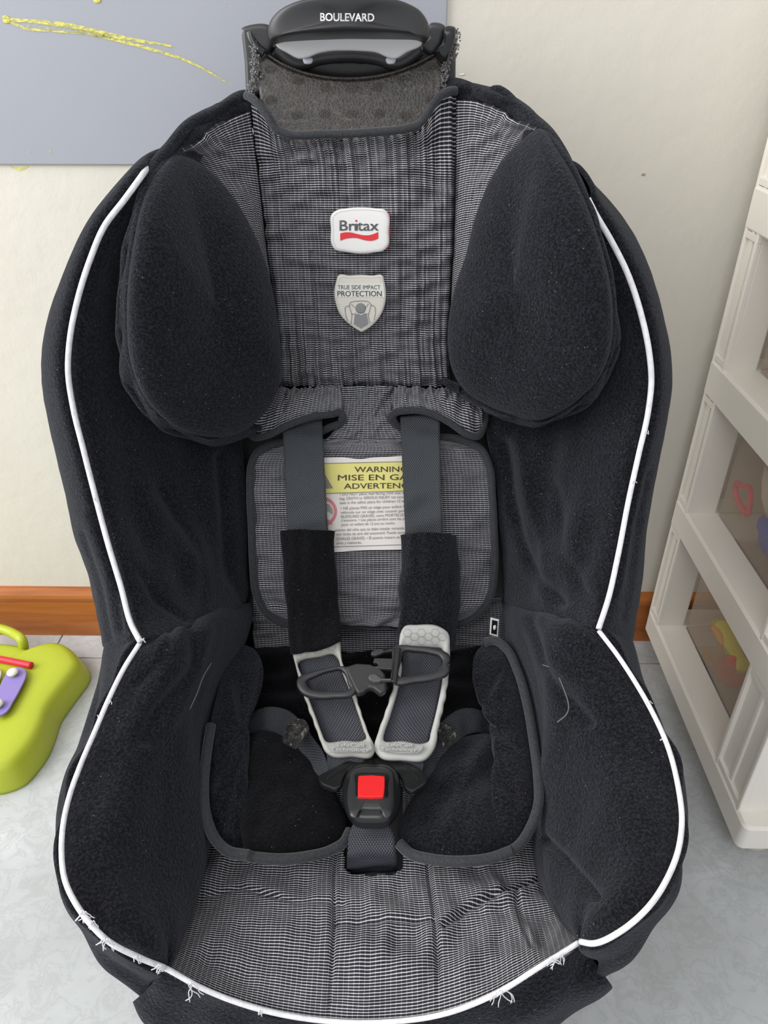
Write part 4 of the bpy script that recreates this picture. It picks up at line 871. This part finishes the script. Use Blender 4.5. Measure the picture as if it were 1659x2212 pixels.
# curved recess below the lever
tube('recess_edge', C([(596, 104, .745), (640, 136, .745), (690, 124, .75), (750, 118, .75), (815, 124, .75), (862, 136, .745), (908, 104, .745)]), .006, PLAST, back, 60, 10)
pad('recess', C([(585, 100, .757), (640, 130, .757), (750, 118, .757), (865, 130, .757), (920, 100, .757), (960, 120, .757), (900, 160, .757), (750, 190, .757), (620, 165, .757), (560, 120, .757)]), PLASTS, back, .002, .006, 60, 6)
for q in ([(523, 64), (585, 58), (590, 92), (575, 116), (556, 108), (546, 90), (540, 70)], [(928, 52), (962, 58), (958, 80), (944, 108), (932, 116), (912, 98), (927, 82)]):
    pad('side_bracket', C([(x, y, .738) for x, y in q]), PLAST, back, .004, .02, 50, 8, pw=8)
pad('side_arm', C([(962, 58, .726), (984, 60, .726), (984, 80, .726), (977, 105, .726), (962, 134, .726), (942, 114, .726), (956, 88, .726)]), PLASTS, back, .006, .015, 60, 8, pw=4)
tube('side_arm', C([(540, 66, .738), (544, 85, .736), (556, 105, .734), (570, 116, .734)]), .004, PLASTS, back, 30, 8)
# foam block
fo = [(551, 125), (575, 117), (605, 136), (640, 152), (690, 165), (750, 170), (800, 167), (850, 157), (900, 138), (940, 117), (966, 126), (962, 165), (952, 215), (930, 270), (880, 300), (750, 305), (620, 300), (580, 270), (560, 215), (554, 165)]
def Yf(y): return .738-.00012*(y-120)
fmb = plate('foam_block', np.array([P(x, y, Yf(y)) for x, y in fo]), FOAM, seat, .02, .003, n=None); fmb['label'] = 'brown-black bead foam block exposed at the top notch'
tube('foam_edge', np.array([P(x, y, Yf(y)-.0005) for x, y in fo[1:10]]), .0011, FOAM, fmb, 70, 8)
for (cx, cy) in ((583, 148), (641, 172), (702, 187), (759, 190), (815, 187), (871, 170), (931, 143), (585, 214), (641, 247), (700, 245), (759, 244), (818, 244), (875, 249), (931, 213)):
    bm = bmesh.new()
    for r_, k in ((0, 1), (4.2, 6), (8.2, 12), (11.5, 16)):
        for q in range(k):
            a = q*2*math.pi/k+r_; p_ = P(cx+r_*math.cos(a)+random.uniform(-.5, .5), cy+r_*math.sin(a)*.95+random.uniform(-.5, .5), Yf(cy)-.0014)
            ret = bmesh.ops.create_icosphere(bm, subdivisions=1, radius=.00052)
            for v in ret['verts']: v.co = v.co+Vector(p_.tolist())
    me = bpy.data.meshes.new('stud_cluster'); bm.to_mesh(me); bm.free(); link('stud_cluster', me, plain('foam_stud', srgb(96, 92, 88), .25) if 'foam_stud' not in bpy.data.materials else bpy.data.materials['foam_stud'], fmb)
# frayed shiny edges of the foam
FRAY = plain('frayed_film', srgb(120, 118, 120), .2)
for path in ([(548, 100), (552, 120), (549, 140), (552, 165), (545, 185), (540, 200)], [(985, 70), (984, 95), (978, 118), (966, 130), (962, 155), (958, 185), (955, 200)]):
    bm = bmesh.new(); q = resample(C([(x, y, .731) for x, y in path]), 46)
    for p_ in q:
        for _ in range(7):
            r_ = random.uniform(.0004, .0012); ret = bmesh.ops.create_icosphere(bm, subdivisions=1, radius=r_)
            d_ = Vector([random.gauss(0, .0017) for _ in range(3)])
            for v in ret['verts']: v.co = v.co*random.uniform(.6, 1.3)+Vector(p_.tolist())+d_
    me = bpy.data.meshes.new('frayed_edge'); bm.to_mesh(me); bm.free(); link('frayed_edge', me, FRAY, fmb, smooth=False)['kind'] = 'stuff'
# fray threads on white piping
def fray(x, y, Y, n, size, par):
    bm = bmesh.new()
    for _ in range(n):
        a = random.uniform(0, 6.28); pts = [(x+random.uniform(-5, 5), y+random.uniform(-2, 2), Y-.004)]
        for k in range(4): a += random.uniform(-1, 1); pts.append((pts[-1][0]+size*.35*math.cos(a), pts[-1][1]+size*.35*abs(math.sin(a))+size*.1, Y-.004))
        tm = tube_mesh('t', C(pts), .00035, 10, 4); bm.from_mesh(tm); bpy.data.meshes.remove(tm)
    me = bpy.data.meshes.new('loose_threads'); bm.to_mesh(me); bm.free(); link('loose_threads', me, WHITEP, par)['kind'] = 'stuff'
for x, y, Y, n, s_ in ((180, 1968, .260, 7, 16), (200, 1990, .256, 4, 10), (232, 2028, .250, 8, 16), (300, 2066, .248, 4, 9), (345, 2084, .25, 7, 12), (410, 2122, .245, 4, 26), (1085, 2140, .244, 7, 22), (1195, 2070, .256, 7, 14), (1210, 2062, .258, 4, 12), (565, 2182, .238, 5, 7)):
    fray(x, y, Y, n, s_, seat)
for x, y, Y in ((305, 1378, .43), (308, 1380, .43), (215, 1545, .388), (238, 1512, .396), (160, 890, .535), (205, 1075, .515), (1400, 930, .535), (1368, 1040, .522), (1400, 1515, .39), (1430, 1595, .365)):
    fray(x, y, Y, 2, 5, seat)
# ================================================================== DRAWER TOWER
UX0, UX1, UY0, UY1 = .371, .735, .497, .842
tower = empty('drawer_tower', (.553, .67, 0), 'white plastic drawer tower with see-through drawers beside the child seat', 'drawers')
bands = [(.044, .081), (.230, .269), (.418, .461), (.607, .650), (.796, .835)]
bw = .040
def frame_ring(z0, z1, nm, bottom=False):
    bm = bmesh.new(); n = 64
    def sup(x0, x1, y0, y1, r, k=8):
        out = []
        for cx, cyy, a0 in ((x1-r, y1-r, 0), (x0+r, y1-r, 90), (x0+r, y0+r, 180), (x1-r, y0+r, 270)):
            for q in range(k+1): a = math.radians(a0+90*q/k); out.append((cx+r*math.cos(a), cyy+r*math.sin(a)))
        return out
    r_o = .006 if not bottom else .008
    O = sup(UX0, UX1, UY0-(.012 if bottom else 0), UY1, r_o); I = sup(UX0+bw, UX1-bw, UY0+(.008 if bottom else .02), UY1-bw, .004)
    O2 = sup(UX0+.003, UX1-.003, UY0+.003-(.012 if bottom else 0), UY1-.003, r_o)
    L = [[bm.verts.new((x, y, z)) for x, y in q] for q, z in ((O2, z0), (O, z0+.003), (O, z1-.003), (O2, z1), (I, z1), (I, z0))]
    K = len(L); n = len(O)
    for i in range(K):
        a, b = L[i], L[(i+1) % K]
        for k in range(n): l = (k+1) % n; bm.faces.new((a[k], a[l], b[l], b[k]))
    bmesh.ops.recalc_face_normals(bm, faces=bm.faces)
    me = bpy.data.meshes.new(nm); bm.to_mesh(me); bm.free(); return link(nm, me, WHITEPL, tower, smooth=False)
for i, (a, b) in enumerate(bands): frame_ring(a, b, 'shelf_frame', i == 0)
pw_ = .038
for (a, b) in zip([q[1] for q in bands[:-1]], [q[0] for q in bands[1:]]):
    for X0, sx in ((UX0, 1), (UX1, -1)):
        for Y0, sy in ((UY0, 1), (UY1, -1)):
            xo, xi = X0+sx*.003, X0+sx*(pw_+.001); yo, yi = Y0+sy*(.010 if sy > 0 else .002), Y0+sy*(.078 if sy > 0 else pw_)
            lo = (min(xo, xi)+(.0 if sx > 0 else 0), min(yo, yi), a-.001); hi = (max(xo, xi), max(yo, yi), b+.001)
            parts = [((lo[0]+(.003 if sx > 0 else 0), lo[1], lo[2]-.005), (hi[0]-(.003 if sx < 0 else 0), hi[1], hi[2]+.005), .002)]
            xr = (X0, X0+sx*.006)
            ym = (lo[1]+hi[1])/2-.0035
            for yy in (lo[1], ym, hi[1]-.006):   # raised ribs on the outer face
                wdt = .006 if yy != ym else .007
                dx = 0 if yy != ym else .0022
                x_a = X0+sx*(.001+dx); x_b = X0+sx*.008
                parts.append(((min(x_a, x_b), yy, a-.006), (max(x_a, x_b), yy+wdt, b+.006), .0015))
            for zz in (a+.001, b-.008):
                x_a = X0+sx*.0016; x_b = X0+sx*.0075
                parts.append(((min(x_a, x_b), lo[1]-.0004, zz), (max(x_a, x_b), hi[1]+.0004, zz+.007), .0006))
            joined('corner_post', parts, WHITEPL, tower)
TINT = milky('smoky_clear_plastic', srgb(212, 192, 172), .20); MILK = milky('milky_clear_plastic', srgb(226, 220, 212), .72)
for (a, b) in zip([q[1] for q in bands[:-1]], [q[0] for q in bands[1:]]):
    z0, z1 = a-.028, b-.004; xa, xb = UX0+.0408, UX1-.0408; ya, yb = UY0+.010, UY1-.0415; t = .0018
    d = joined('drawer', [((xa, ya, z0+.03), (xa+t, yb, z1), .0005), ((xb-t, ya, z0+.03), (xb, yb, z1), .0005), ((xa, yb-t, z0+.03), (xb, yb, z1), .0005), ((xa, ya, z0+.03), (xb, yb, z0+.032), .0005)], TINT, tower)
    fr = joined('drawer_front', [((xa-.002, ya-.006, z0+.030), (xb+.002, ya-.003, z1), .001), ((xa+.10, ya-.016, z1-.02), (xb-.10, ya-.006, z1-.005), .003)], MILK, d)
box('top_panel', (UX0+.002, UY0+.002, .834), (UX1-.002, UY1-.002, .84), WHITEPL, tower, .002)
for x in (UX0+.042, UX1-.042):
    for y in (UY0+.028, UY1-.05):
        bm = bmesh.new(); bmesh.ops.create_uvsphere(bm, u_segments=24, v_segments=14, radius=1)
        for v in bm.verts: v.co = Vector((x+v.co.x*.021, y+v.co.y*.021, .0228+max(-.0228, v.co.z*.026)))
        me = bpy.data.meshes.new('foot'); bm.to_mesh(me); bm.free(); link('foot', me, CREAMPL, tower)
# toys inside the drawers
def toy_tube(name, pts, r, col, label, cat, closedc=False, n=60):
    return tag(link(name, tube_mesh(name, np.array(pts), r, n, 12, closedc), plain(name+'_plastic', col, .45)), label, cat, 'toys inside the drawers')
def DX(px, py, X=.44): return PX(px, py, X)
def blob(name, c, rad, col, label, cat, e=1.0):
    bm = bmesh.new(); bmesh.ops.create_uvsphere(bm, u_segments=28, v_segments=18, radius=1)
    for v in bm.verts: v.co = Vector([c[i]+math.copysign(abs(v.co[i])**e, v.co[i])*rad[i] for i in range(3)])
    me = bpy.data.meshes.new(name); bm.to_mesh(me); bm.free()
    return tag(link(name, me, plain(name+'_plastic', col, .45)), label, cat, 'toys inside the drawers')
zf = [.081+.005, .269+.005]     # inner floors of the two lower drawers
# lower drawer
zl = .089
toy_tube('toy_ring', [DX(1530, 1360, .45), DX(1548, 1362, .45), DX(1560, 1390, .45), DX(1552, 1420, .45), DX(1536, 1430, .45), DX(1524, 1400, .45)], .006, srgb(230, 165, 40), 'orange-yellow ring toy lying in the bottom drawer', 'toy', True)
toy_tube('toy_wrench', [DX(1542, 1352, .46), DX(1562, 1356, .46), DX(1575, 1385, .46), DX(1592, 1425, .46), DX(1610, 1450, .46)], .011, srgb(228, 215, 60), 'yellow bar shaped toy lying in the bottom drawer', 'toy')
blob('toy_cup', DX(1570, 1440, .455)+np.array([.012, 0, 0]), (.015, .019, .026), srgb(232, 160, 60), 'orange cup shaped toy in the bottom drawer', 'toy', .7)
blob('toy_ball', DX(1573, 1468, .452)+np.array([0.004, 0, .016]), (.022, .022, .022), srgb(232, 70, 50), 'red ball in the bottom drawer', 'ball')
# middle drawer
zm = .277
pk = [DX(1590, 1045, .424), DX(1603, 1050, .424), DX(1620, 1056, .424), DX(1620, 1085, .424), DX(1616, 1110, .424), DX(1600, 1092, .424), DX(1590, 1065, .424)]
toy_tube('triangle_toy', pk, .0032, srgb(238, 70, 100), 'pink triangular handle in the second drawer', 'toy', True)
bc = np.array([.495, .665, zm]);
def lathe(name, c, prof, mat, label, cat, seg=40):
    V, f = [], []
    for r_, z in prof:
        for k in range(seg): a = 2*math.pi*k/seg; V.append((c[0]+r_*math.cos(a), c[1]+r_*math.sin(a), c[2]+z))
    for i in range(len(prof)-1):
        for k in range(seg): l = (k+1) % seg; f.append((i*seg+k, i*seg+l, (i+1)*seg+l, (i+1)*seg+k))
    f.append(tuple(range(seg))[::-1]); f.append(tuple((len(prof)-1)*seg+k for k in range(seg)))
    me = bpy.data.meshes.new(name); me.from_pydata(V, [], f); me.update(); o = link(name, me, mat); return tag(o, label, cat, 'toys inside the drawers')
lathe('toy_bowl', (.456, .738, zm+.029), [(.02, 0), (.029, .02), (.034, .04), (.036, .062), (.033, .062), (.029, .035), (.016, .012)], plain('bowl_plastic', srgb(236, 224, 208), .5), 'cream round bowl standing on the blue tub in the second drawer', 'bowl')
lathe('toy_tub', (.458, .712, zm), [(.030, 0), (.034, .006), (.037, .023), (.040, .025), (.040, .028), (.030, .0285), (.001, .0285)], plain('tub_plastic', srgb(60, 105, 205), .45), 'blue round tub under the cream bowl in the second drawer', 'tub')
# ================================================================== LIME TOY
toy = empty('toy_xylophone', (-.62, .70, 0), 'lime green plastic toy xylophone on the floor left of the child seat', 'toy')
tz = .040
fr_ = [(95, 1438), (104, 1432), (122, 1425), (145, 1421), (165, 1425), (182, 1438), (192, 1452), (197, 1463), (193, 1478), (178, 1500), (152, 1535), (132, 1566), (121, 1600), (108, 1632), (84, 1668), (52, 1700), (18, 1714), (-20, 1720)]
def toybody():
    # half outline on the floor, mirrored across the toy's axis
    fo_ = np.array([PZ(x, y, 0)[:2] for x, y in [(-40, 1419), (30, 1424), (70, 1430)]+fr_]); cx = PZ(-90, 1500, 0)[0]
    mir = fo_[::-1].copy(); mir[:, 0] = 2*cx-mir[:, 0]; al = np.vstack([fo_, mir])
    Q = closed(np.c_[al, np.zeros(len(al))], 160); c = Q.mean(0); V = []; f = []
    prof = [(1.0, 0), (1.0, .006), (.975, .020), (.955, .030), (.93, .037), (.89, .0395), (.84, .0405), (.80, .041), (.78, .0411), (.6, .0412), (.3, .0412)]
    n = 160
    for s, z in prof: q = c+(Q-c)*s; q = q.copy(); q[:, 2] = z; V.append(q)
    V = np.vstack(V+[np.array([[c[0], c[1], .0412]])]); K = len(prof)
    for i in range(K-1):
        for k in range(n): l = (k+1) % n; f.append((i*n+k, i*n+l, (i+1)*n+l, (i+1)*n+k))
    for k in range(n): f.append(((K-1)*n+k, (K-1)*n+(k+1) % n, K*n))
    f.append(tuple(range(n))[::-1])
    me = bpy.data.meshes.new('body'); me.from_pydata(V.tolist(), [], f); me.update()
    bm = bmesh.new(); bm.from_mesh(me); bmesh.ops.recalc_face_normals(bm, faces=bm.faces); bm.to_mesh(me); bm.free()
    return link('body', me, LIME, toy), cx
tb, tcx = toybody()
def TZ(pts, z): return np.array([PZ(x, y, z) for x, y in pts])
hnd = [(-60, 1356), (-20, 1348), (5, 1351), (28, 1359), (46, 1376), (56, 1396)]
# handle: a flat upright loop at the back
tube('handle', np.vstack([PZ(52, 1402, .030)[None], TZ([(48, 1384), (28, 1368), (0, 1358), (-50, 1352)], .046)]), .007, LIME, toy, 50, 10)
key_cols = [('purple_key', srgb(146, 130, 200)), ('white_key', srgb(222, 226, 218)), ('blue_key', srgb(90, 150, 210)), ('orange_key', srgb(236, 150, 60))]
kq = np.array([(-8, 1548), (-14, 1535), (-6, 1500), (14, 1455), (26, 1443), (44, 1441), (56, 1449), (56, 1460), (46, 1483), (30, 1512), (10, 1540)])
K3 = TZ([tuple(q) for q in kq], .050)
stepx = PZ(60, 1450, .05)[0]-PZ(8, 1450, .05)[0]
kx = stepx*1.05
for i, (nm, col) in enumerate(key_cols):
    q = K3.copy(); q[:, 0] -= kx*i; 
    pl_ = plate('key', q, plain(nm, col, .35), toy, .003, .001, n=50); pl_['label'] = nm.replace('_', ' ')
    for pxy in ((27, 1452), (-6, 1520)):
        c = PZ(pxy[0], pxy[1], .055); c = c-np.array([kx*i, 0, 0]); bm = bmesh.new(); bmesh.ops.create_uvsphere(bm, u_segments=20, v_segments=10, radius=1)
        for v in bm.verts: v.co = Vector((c[0]+v.co.x*.0075, c[1]+v.co.y*.0075, .055+v.co.z*.004))
        me = bpy.data.meshes.new('peg'); bm.to_mesh(me); bm.free(); link('peg', me, WHITEPL, pl_)
        bm = bmesh.new(); bmesh.ops.create_cone(bm, segments=16, radius1=.0045, radius2=.0045, depth=.016, cap_ends=True)
        for v in bm.verts: v.co = Vector((c[0]+v.co.x, c[1]+v.co.y, .046+v.co.z))
        me = bpy.data.meshes.new('peg_stem'); bm.to_mesh(me); bm.free(); link('peg_stem', me, LIME, pl_)
ml = toy_tube('mallet', [PZ(-120, 1402, .046), PZ(-40, 1417, .046), PZ(20, 1428, .046), PZ(68, 1438, .046)], .0048, srgb(222, 44, 66), 'red stick lying on the lime green toy', 'mallet'); del ml['group']
